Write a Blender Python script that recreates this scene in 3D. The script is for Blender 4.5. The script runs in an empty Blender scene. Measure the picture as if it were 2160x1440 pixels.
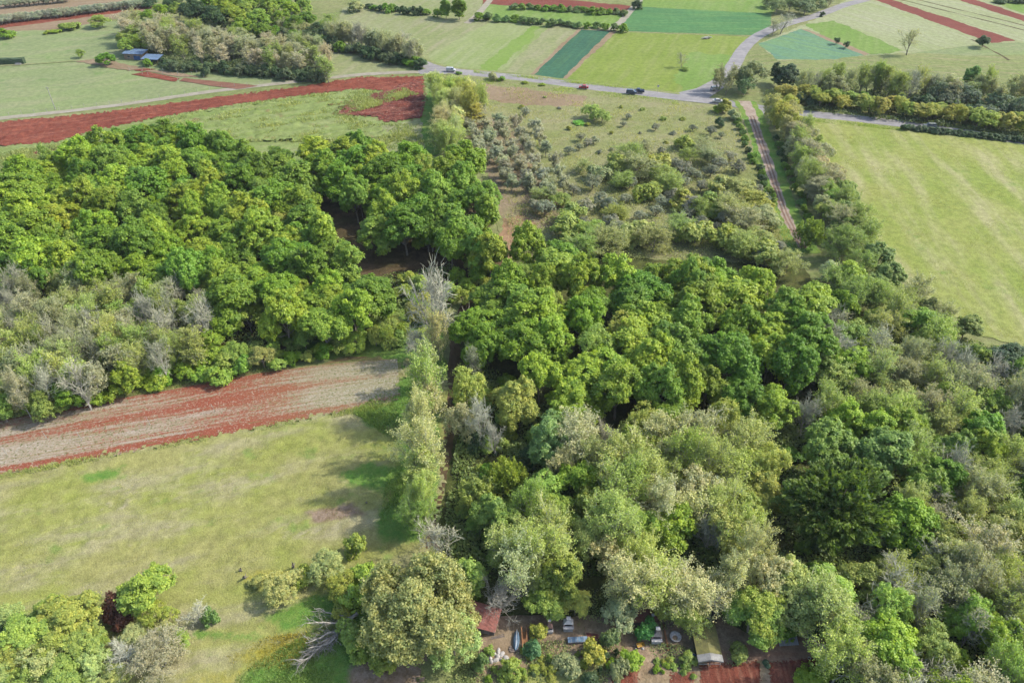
import bpy, bmesh, math, random
import numpy as np
from mathutils import Vector, Matrix
from math import radians, sin, cos, tan, pi

S = bpy.context.scene
COL = S.collection
# ------------------------------------------------------------------ camera
F, PITCH, HGT = 1600.0, radians(38.5), 120.0        # focal length in photo pixels (2160 wide), drone tilt and height
cam = bpy.data.cameras.new("camera")
cam.sensor_width = 36.0
cam.lens = 36.0 * F / 2160.0
cam.clip_start, cam.clip_end = 0.5, 6000.0
camo = bpy.data.objects.new("camera", cam)
camo.location = (0, 0, HGT)
camo.rotation_euler = (pi / 2 - PITCH, 0, 0)
COL.objects.link(camo)
S.camera = camo
# ------------------------------------------------------------------ world, sun, exposure
SUN_AZ, SUN_EL = radians(9), radians(43)            # azimuth measured from +X towards +Y
W = bpy.data.worlds.new("World")
S.world = W
W.use_nodes = True
nt = W.node_tree
sky = nt.nodes.new("ShaderNodeTexSky")
sky.sky_type = 'NISHITA'
sky.sun_disc = False
sky.sun_elevation = SUN_EL
sky.sun_rotation = pi / 2 - SUN_AZ
sky.air_density, sky.dust_density = 1.0, 2.0
bg = nt.nodes["Background"]
bg.inputs["Strength"].default_value = 0.15
nt.links.new(sky.outputs[0], bg.inputs["Color"])
sun = bpy.data.lights.new("sun", 'SUN')
sun.energy, sun.angle, sun.color = 2.55, radians(0.9), (1.0, 0.95, 0.86)
suno = bpy.data.objects.new("sun", sun)
suno.rotation_euler = Vector((-cos(SUN_EL) * cos(SUN_AZ), -cos(SUN_EL) * sin(SUN_AZ), -sin(SUN_EL))).to_track_quat('-Z', 'Y').to_euler()
suno.location = (200, 200, 200)
COL.objects.link(suno)
S.view_settings.view_transform = 'Standard'
S.view_settings.look = 'None'
S.view_settings.exposure = 1.42
S.view_settings.gamma = 1.0
S.render.engine = 'CYCLES'
S.cycles.max_bounces = 6
S.cycles.diffuse_bounces = 3
S.cycles.glossy_bounces = 2
S.cycles.transmission_bounces = 4
S.cycles.use_denoising = True
try:
    S.cycles.denoiser = 'OPENIMAGEDENOISE'
    S.cycles.denoising_input_passes = 'RGB_ALBEDO_NORMAL'
except Exception:
    pass

# ------------------------------------------------------------------ helpers
def ray(px, py):
    a, b = (px - 1080) / F, (720 - py) / F
    return np.array([a, cos(PITCH) + b * sin(PITCH), -sin(PITCH) + b * cos(PITCH)])

def G(px, py, z=0.0):
    """point of the place at height z seen at photo pixel px, py"""
    d = ray(px, py)
    t = (z - HGT) / d[2]
    return float(d[0] * t), float(d[1] * t)

def to_px(x, y, z):
    d = np.array([x, y, z - HGT])
    zc = d[1] * cos(PITCH) - d[2] * sin(PITCH)
    yc = d[1] * sin(PITCH) + d[2] * cos(PITCH)
    return 1080 + F * d[0] / zc, 720 - F * yc / zc

def inside(poly, x, y):
    r, j = False, len(poly) - 1
    for i in range(len(poly)):
        (xi, yi), (xj, yj) = poly[i], poly[j]
        if (yi > y) != (yj > y) and x < (xj - xi) * (y - yi) / (yj - yi) + xi:
            r = not r
        j = i
    return r

def lin(c):
    return tuple((v / 255 / 12.92) if v / 255 <= 0.04045 else ((v / 255 + 0.055) / 1.055) ** 2.4 for v in c)

K = 2.3          # sunlit photo value -> base colour
def A(r, g, b, k=None):
    return tuple(min(0.85, v / (k or K)) for v in lin((r, g, b))) + (1.0,)

def tag(o, label=None, cat=None, group=None, kind=None):
    if label: o["label"] = label
    if cat: o["category"] = cat
    if group: o["group"] = group
    if kind: o["kind"] = kind
    return o

def mesh_obj(name, verts, faces, mat, parent=None, smooth=False):
    me = bpy.data.meshes.new(name)
    me.from_pydata([tuple(map(float, v)) for v in verts], [], [tuple(f) for f in faces])
    for m in (mat if isinstance(mat, list) else [mat]):
        me.materials.append(m)
    if smooth:
        me.polygons.foreach_set("use_smooth", [True] * len(me.polygons))
    o = bpy.data.objects.new(name, me)
    COL.objects.link(o)
    if parent: o.parent = parent
    return o

def quads_mesh(name, V, tint=None, mats=(), midx=None, n=4):
    """mesh of loose n-gons from an array (count, n, 3)"""
    cnt = len(V)
    me = bpy.data.meshes.new(name)
    me.vertices.add(cnt * n)
    me.vertices.foreach_set("co", np.asarray(V, dtype=np.float32).ravel())
    me.loops.add(cnt * n)
    me.loops.foreach_set("vertex_index", np.arange(cnt * n, dtype=np.int32))
    me.polygons.add(cnt)
    me.polygons.foreach_set("loop_start", np.arange(0, cnt * n, n, dtype=np.int32))
    if midx is not None:
        me.polygons.foreach_set("material_index", np.asarray(midx, dtype=np.int32))
    if tint is not None:
        at = me.attributes.new("tint", 'FLOAT', 'FACE')
        at.data.foreach_set("value", np.asarray(tint, dtype=np.float32))
    for m in mats: me.materials.append(m)
    me.update()
    me.validate()
    return me

def empty(name, loc, rz=0.0):
    e = bpy.data.objects.new(name, None)
    e.empty_display_size = 0.5
    e.location, e.rotation_euler = loc, (0, 0, rz)
    COL.objects.link(e)
    return e

class MB:
    """collects shapes into one mesh"""
    def __init__(s): s.v, s.f = [], []
    def add(s, v, f):
        b = len(s.v)
        s.v += [tuple(p) for p in v]
        s.f += [tuple(i + b for i in q) for q in f]
        return s
    def box(s, c, d, rz=0.0, taper=1.0):
        x, y, z = d[0] / 2, d[1] / 2, d[2] / 2
        cs, sn = cos(rz), sin(rz)
        vs = []
        for k, t in ((-1, 1.0), (1, taper)):
            for i, j in ((-1, -1), (1, -1), (1, 1), (-1, 1)):
                a, b = i * x * t, j * y * t
                vs.append((c[0] + a * cs - b * sn, c[1] + a * sn + b * cs, c[2] + k * z))
        return s.add(vs, [(3, 2, 1, 0), (4, 5, 6, 7), (0, 1, 5, 4), (1, 2, 6, 5), (2, 3, 7, 6), (3, 0, 4, 7)])
    def tube(s, p, q, r0, r1=None, n=8, cap=True):
        p, q = Vector(p), Vector(q)
        r1 = r0 if r1 is None else r1
        d = (q - p).normalized()
        u = d.orthogonal().normalized(); w = d.cross(u)
        vs = [p + (u * cos(2 * pi * i / n) + w * sin(2 * pi * i / n)) * r0 for i in range(n)]
        vs += [q + (u * cos(2 * pi * i / n) + w * sin(2 * pi * i / n)) * r1 for i in range(n)]
        fs = [(i, (i + 1) % n, n + (i + 1) % n, n + i) for i in range(n)]
        if cap: fs += [tuple(range(n - 1, -1, -1)), tuple(range(n, 2 * n))]
        return s.add(vs, fs)
    def lathe(s, c, prof, n=16):
        vs, fs = [], []
        for r, z in prof:
            vs += [(c[0] + r * cos(2 * pi * i / n), c[1] + r * sin(2 * pi * i / n), c[2] + z) for i in range(n)]
        for k in range(len(prof) - 1):
            fs += [(k * n + i, k * n + (i + 1) % n, (k + 1) * n + (i + 1) % n, (k + 1) * n + i) for i in range(n)]
        fs += [tuple(range(n - 1, -1, -1)), tuple(range((len(prof) - 1) * n, len(prof) * n))]
        return s.add(vs, fs)
    def build(s, name, mat, parent=None, smooth=False, bevel=0.0):
        o = mesh_obj(name, s.v, s.f, mat, parent, smooth)
        if bevel:
            bm = bmesh.new(); bm.from_mesh(o.data)
            bmesh.ops.bevel(bm, geom=bm.edges[:], offset=bevel, segments=2, affect='EDGES')
            bm.to_mesh(o.data); bm.free()
        return o

# ------------------------------------------------------------------ materials
def new_mat(name):
    m = bpy.data.materials.new(name)
    m.use_nodes = True
    t = m.node_tree
    return m, t, t.nodes["Principled BSDF"]

def N(t, typ, **kw):
    n = t.nodes.new(typ)
    for k, v in kw.items(): setattr(n, k, v)
    return n

def noise(t, vec, scale, detail=4.0, rough=0.6):
    n = N(t, "ShaderNodeTexNoise")
    n.inputs["Scale"].default_value = scale
    n.inputs["Detail"].default_value = detail
    n.inputs["Roughness"].default_value = rough
    t.links.new(vec, n.inputs["Vector"])
    return n.outputs["Fac"]

def ramp(t, fac, lo, hi, a=0.0, b=1.0):
    m = N(t, "ShaderNodeMapRange")
    m.interpolation_type = 'SMOOTHSTEP'
    t.links.new(fac, m.inputs["Value"])
    for k, v in (("From Min", lo), ("From Max", hi), ("To Min", a), ("To Max", b)):
        m.inputs[k].default_value = v
    return m.outputs["Result"]

def mixc(t, fac, a, b, blend='MIX'):
    m = N(t, "ShaderNodeMix", data_type='RGBA', blend_type=blend)
    for sock, v in ((m.inputs[0], fac), (m.inputs[6], a), (m.inputs[7], b)):
        if hasattr(v, "links"): t.links.new(v, sock)
        else: sock.default_value = v
    return m.outputs[2]

def scalec(t, col, fac):
    c = N(t, "ShaderNodeCombineColor")
    for i in range(3): t.links.new(fac, c.inputs[i])
    return mixc(t, 1.0, col, c.outputs[0], 'MULTIPLY')

def coords(t, rot=0.0, sc=(1, 1, 1)):
    """place coordinates turned so that direction rot lies along x, then scaled"""
    g = N(t, "ShaderNodeNewGeometry")
    m = N(t, "ShaderNodeMapping")
    m.inputs["Rotation"].default_value = (0, 0, -rot)
    t.links.new(g.outputs["Position"], m.inputs["Vector"])
    s = N(t, "ShaderNodeMapping")
    s.inputs["Scale"].default_value = sc
    t.links.new(m.outputs["Vector"], s.inputs["Vector"])
    return s.outputs["Vector"]

def bump(t, bsdf, h, strength=0.5, dist=0.3):
    b = N(t, "ShaderNodeBump")
    b.inputs["Strength"].default_value = strength
    b.inputs["Distance"].default_value = dist
    t.links.new(h, b.inputs["Height"])
    t.links.new(b.outputs[0], bsdf.inputs["Normal"])

def ground_mat(name, c1, c2, c3=None, rot=0.0, big=0.035, streak=(0.03, 0.45), amt=0.6, fine=0.25, rows=None, speck=None, bumpd=0.25, c4=None):
    m, t, b = new_mat(name)
    p = coords(t)
    pr = coords(t, rot, (streak[0], streak[1], 1))
    col = mixc(t, ramp(t, noise(t, p, big, 5), .36, .64), c1, c2)
    if c3:
        col = mixc(t, ramp(t, noise(t, pr, 1.0, 5), .42, .72, 0, amt), col, c3)
    if c4:
        col = mixc(t, ramp(t, noise(t, p, big * 3.1, 4, .55), .60, .74, 0, .75), col, c4)
    if rows:
        w = N(t, "ShaderNodeTexWave")
        w.inputs["Scale"].default_value = rows[0]
        w.inputs["Distortion"].default_value = 2.0
        w.inputs["Detail"].default_value = 3.0
        w.inputs["Detail Scale"].default_value = 0.4
        t.links.new(coords(t, rot + pi / 2), w.inputs["Vector"])
        col = mixc(t, ramp(t, w.outputs["Fac"], .2, .8, 0, rows[1]), col, rows[2])
    if speck:
        col = mixc(t, ramp(t, noise(t, p, speck[0], 2, .5), speck[1], speck[1] + .06), col, speck[2])
    f1 = noise(t, p, 0.45, 6, .7)
    f2 = noise(t, p, 3.2, 4, .7)
    col = scalec(t, col, ramp(t, f1, .3, .7, 1 - fine, 1 + fine))
    col = scalec(t, col, ramp(t, f2, .3, .7, 1 - fine * .8, 1 + fine * .8))
    t.links.new(col, b.inputs["Base Color"])
    b.inputs["Roughness"].default_value = 0.95
    b.inputs["Specular IOR Level"].default_value = 0.1
    bump(t, b, f2, 0.6, bumpd)
    return m

def leaf_mat(name, trans=0.42, spread=0.45):
    m, t, b = new_mat(name)
    oi = N(t, "ShaderNodeObjectInfo")
    at = N(t, "ShaderNodeAttribute", attribute_name="tint")
    hs = N(t, "ShaderNodeHueSaturation")
    mr = N(t, "ShaderNodeMapRange")
    t.links.new(oi.outputs["Random"], mr.inputs["Value"])
    mr.inputs["To Min"].default_value, mr.inputs["To Max"].default_value = 0.494, 0.510
    t.links.new(mr.outputs[0], hs.inputs["Hue"])
    t.links.new(oi.outputs["Color"], hs.inputs["Color"])
    warm = mixc(t, 1.0, hs.outputs[0], (1.5, 1.28, 1.15, 1), 'MULTIPLY')
    cool = mixc(t, 1.0, hs.outputs[0], (1 - spread, 1 - spread * .75, 1 - spread * .7, 1), 'MULTIPLY')
    col = mixc(t, at.outputs["Fac"], cool, warm)
    t.links.new(col, b.inputs["Base Color"])
    b.inputs["Roughness"].default_value = 0.55
    b.inputs["Specular IOR Level"].default_value = 0.35
    tr = N(t, "ShaderNodeBsdfTranslucent")
    tc = mixc(t, 1.0, col, (1.25, 1.3, 0.6, 1), 'MULTIPLY')
    t.links.new(tc, tr.inputs["Color"])
    mx = N(t, "ShaderNodeMixShader")
    mx.inputs[0].default_value = trans
    t.links.new(b.outputs[0], mx.inputs[1]); t.links.new(tr.outputs[0], mx.inputs[2])
    t.links.new(mx.outputs[0], t.nodes["Material Output"].inputs["Surface"])
    return m

def plain_mat(name, c, rough=0.7, metal=0.0, var=0.25, scale=1.5, dirt=None, wave=None):
    m, t, b = new_mat(name)
    tc = N(t, "ShaderNodeTexCoord")
    v = tc.outputs["Object"]
    col = scalec(t, mixc(t, 0.0, c, c), ramp(t, noise(t, v, scale, 5, .65), .3, .7, 1 - var, 1 + var))
    if dirt:
        col = mixc(t, ramp(t, noise(t, v, dirt[0], 5, .7), dirt[1], dirt[1] + .15), col, dirt[2])
    if wave:
        w = N(t, "ShaderNodeTexWave", bands_direction=wave[2])
        w.inputs["Scale"].default_value = wave[0]
        t.links.new(v, w.inputs["Vector"])
        bump(t, b, w.outputs["Fac"], 1.0, wave[1])
    t.links.new(col, b.inputs["Base Color"])
    b.inputs["Roughness"].default_value = rough
    b.inputs["Metallic"].default_value = metal
    return m

def bark_mat(name):
    m, t, b = new_mat(name)
    oi = N(t, "ShaderNodeObjectInfo")
    tc = N(t, "ShaderNodeTexCoord")
    col = scalec(t, oi.outputs["Color"], ramp(t, noise(t, tc.outputs["Object"], 2.5, 5, .7), .3, .7, .65, 1.3))
    t.links.new(col, b.inputs["Base Color"])
    b.inputs["Roughness"].default_value = 0.9
    b.inputs["Specular IOR Level"].default_value = 0.15
    return m

LEAF = leaf_mat("foliage")
BARK = bark_mat("bark")
# ------------------------------------------------------------------ ground, fields, roads
_lay = [0]
def field(name, pts, mat, jag=0.7, z=None, seed=0):
    """a sheet of ground whose outline runs through photo pixels pts"""
    rng = random.Random(seed + len(pts) * 7 + int(abs(pts[0][0])))
    w = [G(*p) for p in pts]
    out = []
    for i in range(len(w)):
        a, b = Vector(w[i]), Vector(w[(i + 1) % len(w)])
        L = (b - a).length
        n = max(1, min(160, int(L / 1.6)))
        nrm = Vector((-(b - a).y, (b - a).x)).normalized() if L else Vector((0, 0))
        off = 0.0
        for k in range(n):
            off = off * .65 + rng.uniform(-jag, jag) * .8
            q = a.lerp(b, k / n) + nrm * (off if k else 0)
            out.append((q.x, q.y))
    _lay[0] += 1
    zz = (0.0025 * _lay[0]) if z is None else z
    o = mesh_obj(name, [(x, y, zz) for x, y in out], [tuple(range(len(out)))], mat)
    if o.data.polygons[0].normal.z < 0: o.data.flip_normals()
    return tag(o, kind="structure")

def ribbon(name, pts, widths, mat, z=None, jag=0.0, seed=1, smooth=8):
    """a strip of even width in the place along photo pixels"""
    rng = random.Random(seed)
    w = [Vector(G(*p)) for p in pts]
    ws = widths if isinstance(widths, (list, tuple)) else [widths] * len(w)
    P, Wd = [], []
    for i in range(len(w) - 1):
        p0, p1, p2, p3 = w[max(i - 1, 0)], w[i], w[i + 1], w[min(i + 2, len(w) - 1)]
        for k in range(smooth):
            t = k / smooth
            P.append(0.5 * ((2 * p1) + (p2 - p0) * t + (2 * p0 - 5 * p1 + 4 * p2 - p3) * t * t + (3 * p1 - p0 - 3 * p2 + p3) * t ** 3))
            Wd.append(ws[i] * (1 - t) + ws[i + 1] * t)
    P.append(w[-1]); Wd.append(ws[-1])
    _lay[0] += 1
    zz = (0.0025 * _lay[0]) if z is None else z
    vs, fs, uv = [], [], []
    d = 0
    for i, p in enumerate(P):
        tng = (P[min(i + 1, len(P) - 1)] - P[max(i - 1, 0)]).normalized()
        nr = Vector((-tng.y, tng.x))
        if i: d += (P[i] - P[i - 1]).length
        for s in (1, -1):
            q = p + nr * (Wd[i] / 2 + rng.uniform(-jag, jag)) * s
            vs.append((q.x, q.y, zz)); uv.append((d, 0 if s > 0 else 1))
        if i: fs.append((2 * i - 2, 2 * i - 1, 2 * i + 1, 2 * i))
    o = mesh_obj(name, vs, fs, mat)
    l = o.data.uv_layers.new(name="UVMap")
    for lp in o.data.loops: l.data[lp.index].uv = uv[lp.vertex_index]
    return tag(o, kind="structure")

def relief(name, pts, mat, step, amp, ridge=None, seed=0, z=None, blend=()):
    """clodded or furrowed soil: a fine sheet inside the outline with real humps. ridge: (direction, spacing, height)"""
    rng = np.random.default_rng(seed)
    w = [G(*p) for p in pts]
    xs, ys = [p[0] for p in w], [p[1] for p in w]
    nx, ny = int((max(xs) - min(xs)) / step) + 2, int((max(ys) - min(ys)) / step) + 2
    _lay[0] += 1
    z0 = .0025 * _lay[0] if z is None else z
    g = rng.normal(size=(ny + 1, nx + 1))
    for _ in range(1): g = (g + np.roll(g, 1, 0) + np.roll(g, 1, 1) + np.roll(g, -1, 0) + np.roll(g, -1, 1)) / 2.6
    idx, vs, fs = {}, [], []
    def V(i, j):
        if (i, j) not in idx:
            x, y = min(xs) + (j + .35 * rng.uniform(-1, 1)) * step, min(ys) + (i + .35 * rng.uniform(-1, 1)) * step
            h = abs(g[i, j]) * amp
            if ridge: h += (.5 + .5 * cos((-x * sin(ridge[0]) + y * cos(ridge[0])) * 2 * pi / ridge[1])) * ridge[2]
            idx[(i, j)] = len(vs); vs.append((x, y, z0 + h))
        return idx[(i, j)]
    for i in range(ny):
        for j in range(nx):
            if inside(w, min(xs) + (j + .5) * step + rng.normal() * step * .7, min(ys) + (i + .5) * step + rng.normal() * step * .7):
                fs.append((V(i, j), V(i, j + 1), V(i + 1, j + 1), V(i + 1, j)))
    o = mesh_obj(name, vs, fs, mat, smooth=True)
    for attr, polys, soft in blend:              # how much of another growth or painted tree shade lies there: 1 inside its patches, fading out over soft metres
        at_ = o.data.attributes.new(attr, 'FLOAT', 'POINT')
        pw = [[G(*p) for p in pl] for pl in polys]
        val = []
        for x, y, _ in vs:
            m = 0.0
            for q in pw:
                d = 1e9
                for k in range(len(q)):
                    (ax, ay), (bx, by) = q[k], q[(k + 1) % len(q)]
                    t = max(0.0, min(1.0, ((x - ax) * (bx - ax) + (y - ay) * (by - ay)) / ((bx - ax) ** 2 + (by - ay) ** 2 + 1e-9)))
                    d = min(d, math.hypot(x - ax - t * (bx - ax), y - ay - t * (by - ay)))
                s = d if inside(q, x, y) else -d
                m = max(m, min(1.0, max(0.0, .5 + s / soft)))
            val.append(m)
        at_.data.foreach_set("value", val)
    return tag(o, kind="structure")

def blend_mat(m, growths):
    """lets other growth or painted tree shade (attribute name, two colours) show through a ground material in ragged patches"""
    t = m.node_tree
    b = t.nodes["Principled BSDF"]
    col = b.inputs["Base Color"].links[0].from_socket
    p = coords(t)
    for attr, c1, c2, hard in growths:
        a = N(t, "ShaderNodeAttribute", attribute_name=attr)
        ad = N(t, "ShaderNodeMath", operation='MULTIPLY_ADD')
        t.links.new(noise(t, p, .5, 6, .7), ad.inputs[0]); ad.inputs[1].default_value = .9
        t.links.new(a.outputs["Fac"], ad.inputs[2])
        f = ramp(t, ad.outputs[0], .82, .82 + hard)
        g = mixc(t, ramp(t, noise(t, p, .8, 5, .7), .38, .62), c1, c2)
        g = scalec(t, g, ramp(t, noise(t, p, 3.0, 4, .7), .3, .7, .8, 1.2))
        col = mixc(t, f, col, g)
    t.links.new(col, b.inputs["Base Color"])

DRY, DRY2 = A(172, 172, 118), A(160, 168, 102)
m_terrain = ground_mat("rough_grass", A(150, 155, 100), A(132, 146, 82), A(168, 162, 118), 0.3, .02, amt=.6)
m_meadow = ground_mat("dry_meadow", A(176, 173, 107), A(164, 172, 86), A(186, 178, 138), 0.28, .05, (.045, .16), .95, .2, c4=A(136, 164, 78), bumpd=.4)
m_meadow_r = ground_mat("hay_meadow", A(166, 172, 94), A(150, 166, 78), A(188, 184, 132), 1.5, .04, (.02, .12), .95, .2, c4=A(124, 154, 70))
m_white = ground_mat("flowering_meadow", A(176, 182, 136), A(164, 174, 118), A(190, 186, 158), -1.06, .02, (.012, .3), .6, .17, rows=(.075, .2, A(160, 168, 118)))
m_pale = ground_mat("pale_pasture", A(162, 167, 118), A(150, 161, 102), A(174, 170, 134), 1.2, .03, (.03, .2), .85, .17, rows=(.075, .2, A(150, 156, 104)))
m_green = ground_mat("green_pasture", A(146, 160, 108), A(150, 166, 108), A(164, 168, 124), 0.36, .03, (.03, .15), .9, .17, c4=A(120, 154, 82))
m_lime = ground_mat("lime_crop", A(148, 165, 76), A(136, 156, 66), A(158, 168, 96), 1.2, .03, (.03, .25), .9, .17, c4=A(128, 156, 62), rows=(.075, .2, A(132, 148, 64)))
m_spring = ground_mat("spring_crop", A(138, 166, 84), A(128, 160, 74), A(152, 170, 102), 1.2, .03, (.03, .2), .8, .17, rows=(.075, .2, A(122, 150, 70)))
m_teal = ground_mat("teal_crop", A(76, 122, 94), A(68, 112, 88), A(92, 132, 90), 1.2, .05, (.03, .7), .9, .17, rows=(.075, .2, A(62, 104, 80)))
m_emer = ground_mat("emerald_crop", A(98, 148, 88), A(90, 138, 86), A(122, 160, 92), 0.0, .05, (.03, .3), .9, .17, rows=(.075, .2, A(80, 128, 78)))
m_blue = ground_mat("blue_green_crop", A(132, 168, 112), A(116, 156, 120), A(108, 146, 132), 2.4, .025, (.02, .4), .8, .17)
m_red = ground_mat("red_soil", A(154, 86, 66), A(134, 70, 54), A(172, 110, 88), 0.34, .06, (.06, .8), .8, .22, bumpd=.5, speck=(2.2, .70, A(196, 178, 160)))
m_rubble = ground_mat("red_rubble", A(144, 80, 66), A(122, 64, 54), A(172, 122, 102), 0.34, .09, (.15, .8), .8, .35, bumpd=.8, speck=(1.6, .64, A(188, 160, 142)))
m_redfield = ground_mat("ploughed_red", A(146, 84, 70), A(136, 76, 62), None, 2.5, .05, fine=.1)
m_brown = ground_mat("bare_brown", A(168, 146, 118), A(156, 134, 104), A(176, 158, 128), 0.3, .03, (.02, .3), .6, .12)
m_road = ground_mat("asphalt", A(172, 168, 166), A(158, 155, 154), A(186, 181, 174), 0.0, .12, (.06, .5), .8, .12, bumpd=.02)
m_gravel = ground_mat("gravel_track", A(186, 178, 160), A(176, 168, 148), A(164, 164, 124), 0.1, .2, (.05, .8), .5, .12, bumpd=.06)
m_dirt = ground_mat("dirt_track", A(192, 176, 156), A(176, 156, 136), A(204, 190, 172), 0.1, .12, (.1, .6), .5, .16, bumpd=.1)
m_litter = ground_mat("leaf_litter", A(104, 86, 62), A(90, 84, 50), A(122, 104, 78), 0.3, .1, (.2, .5), .6, .35, bumpd=.3)
m_orch = ground_mat("orchard_ground", A(162, 162, 112), A(146, 154, 92), A(172, 162, 126), 0.4, .03, (.1, .2), .6, .2, c4=A(130, 148, 72))
m_weeds = ground_mat("weedy_ridges", A(150, 166, 98), A(136, 156, 82), A(166, 172, 116), 0.34, .05, (.05, .35), .8, .22, c4=A(150, 120, 88))
m_garden = ground_mat("garden_earth", A(176, 150, 124), A(160, 140, 108), A(188, 170, 142), 0.1, .12, (.2, .5), .6, .3, c4=A(128, 138, 76))
m_soil = ground_mat("dug_red_soil", A(148, 86, 66), A(134, 76, 60), A(166, 116, 94), 1.57, .2, (.12, 1.2), .9, .25, bumpd=.5)
m_floor = ground_mat("brushwood_floor", A(96, 104, 52), A(84, 92, 46), A(118, 112, 70), 0.3, .1, (.2, .5), .6, .35, bumpd=.3)
m_lush = ground_mat("lush_grass", A(112, 156, 66), A(132, 160, 74), A(154, 164, 86), 0.1, .12, (.1, .4), .6, .2)
m_scrub = ground_mat("scrubby_grass", A(150, 160, 98), A(140, 152, 90), A(170, 160, 122), -0.2, .05, (.05, .4), .7, .2)
m_rut = ground_mat("wheel_rut", A(158, 130, 112), A(146, 118, 100), A(168, 142, 124), 1.5, .2, (.2, .5), .6, .2)
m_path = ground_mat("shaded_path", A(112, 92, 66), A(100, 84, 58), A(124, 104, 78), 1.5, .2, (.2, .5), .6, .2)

terr = mesh_obj("terrain", [(-1300, -60, 0), (1300, -60, 0), (1300, 1900, 0), (-1300, 1900, 0)], [(0, 1, 2, 3)], m_terrain)
tag(terr, kind="structure")

# far side, beyond the road
field("pasture_ground", [(-500, 262), (0, 250), (250, 222), (640, 171), (860, 153), (925, 150), (890, 130), (700, 100), (640, 60), (300, 40), (0, 66), (-500, 80)], m_green)
field("pasture_ground", [(560, 70), (720, 96), (892, 128), (905, 145), (700, 158), (690, 140), (420, 62)], m_pale)
field("brown_field", [(-700, 66), (0, 68), (130, 62), (300, 30), (320, -8), (-400, -30), (-900, 20)], m_brown)
field("red_field_edge", [(-60, 59), (0, 50), (160, 31), (330, 10), (330, 16), (160, 40), (0, 61), (-60, 70)], m_red)
field("pale_field", [(700, 105), (720, 20), (900, -60), (1060, -60), (1000, 38), (1290, 62), (1230, 64), (1125, 161), (1100, 162), (960, 148), (880, 127)], m_pale)
field("flower_strip", [(1045, 40), (1160, 52), (1065, 147), (1010, 154), (900, 136), (905, 116)], ground_mat("flower_strip", A(160, 172, 112), A(150, 168, 98), A(178, 182, 140), 1.2, .02, (.02, .3), .6, .12, speck=(1.1, .70, A(200, 204, 184))))
field("green_strip", [(1120, 56), (1148, 56), (1048, 150), (1005, 148)], ground_mat("strip_grass", A(142, 168, 84), A(134, 164, 74), A(152, 172, 96), 1.2, .03, (.02, .3), .6, .1), jag=1.4)
field("crop_border", [(1218, 62), (1300, 66), (1202, 170), (1112, 163)], m_brown)
field("teal_field", [(1226, 63), (1287, 66), (1186, 167), (1124, 160)], m_teal, jag=.3)
field("lime_field", [(1300, 68), (1590, 79), (1562, 122), (1500, 176), (1430, 199), (1350, 190), (1196, 167)], m_lime)
field("verge_grass", [(1460, 110), (1562, 118), (1500, 178), (1445, 197), (1420, 170)], m_spring, jag=2.0)
field("emerald_field", [(1335, 14), (1628, 29), (1622, 76), (1306, 66)], m_emer, jag=.3)
field("spring_field", [(1380, -60), (1700, -60), (1640, 10), (1628, 30), (1336, 14)], m_spring)
field("hedge_grass", [(1030, 10), (1325, 30), (1292, 60), (1000, 38)], m_spring)
field("red_field", [(1018, -6), (1150, -4), (1330, 13), (1324, 30), (1150, 16), (1016, 8)], m_redfield)
ribbon("field_lane", [(985, 50), (1005, 34), (1030, 5), (1050, -20)], 4, m_gravel, jag=.3)
ribbon("field_lane", [(1286, 66), (1312, 44), (1336, 16), (1350, 0)], 4, m_gravel, jag=.3)
field("pale_field", [(1598, 92), (1700, 52), (1850, -40), (2500, -40), (2700, 180), (2200, 180), (1640, 128)], m_white)
field("scrub_ground", [(1640, 128), (1830, 118), (1935, 112), (2080, 92), (2300, 90), (2700, 200), (2160, 290), (1700, 240), (1600, 222), (1540, 205), (1560, 150)], m_scrub)
field("spring_strip", [(1700, 52), (1760, 44), (1908, 108), (1830, 117), (1740, 78)], m_spring, jag=1.2)
field("blue_green_field", [(1600, 92), (1690, 62), (1832, 116), (1760, 126), (1640, 126)], m_blue)
field("crop_border", [(1690, 62), (1704, 63), (1835, 114), (1824, 118)], m_brown)
field("red_field", [(1836, -3), (1872, -3), (2142, 86), (2092, 92)], m_redfield)
field("pale_field", [(2140, 90), (2080, 92), (1930, 112), (2060, 118), (2400, 110)], m_green)
field("red_field", [(2018, -1), (2052, -1), (2172, 36), (2172, 50)], m_redfield)
field("yellow_field", [(2090, 4), (2400, -10), (2400, 40), (2172, 34)], m_spring)
for a, b in (((1900, 0), (2168, 66)), ((1935, 0), (2168, 56)), ((2050, 84), (2130, 128))):
    ribbon("furrow", [a, b], 1.2, m_litter, jag=.5)
# grassy band between the upper track and the wood
field("weedy_ground", [(-400, 330), (0, 312), (330, 240), (640, 190), (890, 165), (1010, 170), (1040, 300), (860, 330), (400, 340), (0, 380), (-400, 420)], m_weeds)
relief("weedy_ridges", [(330, 256), (480, 232), (640, 208), (730, 198), (735, 215), (700, 240), (720, 256), (800, 272), (830, 290), (640, 300), (400, 300)], m_weeds, 1.2, .35, (.34, 6.5, .55), seed=4)
field("pale_clearing", [(785, 270), (900, 250), (905, 330), (780, 330)], m_pale)
field("green_verge", [(886, 250), (905, 190), (925, 170), (938, 320), (895, 330)], m_lush, jag=.9)
relief("red_ploughed_ground", [(-300, 292), (0, 258), (200, 240), (450, 207), (640, 183), (760, 164), (893, 162), (894, 198), (760, 188), (640, 201), (480, 223), (330, 249), (200, 276), (120, 300), (0, 309), (-300, 330)], m_red, .8, .20)
relief("red_rubble_ground", [(893, 166), (893, 247), (862, 254), (812, 259), (792, 247), (706, 242), (730, 230), (690, 222), (760, 212), (800, 196), (850, 178)], m_rubble, .8, .30, seed=2)
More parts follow.
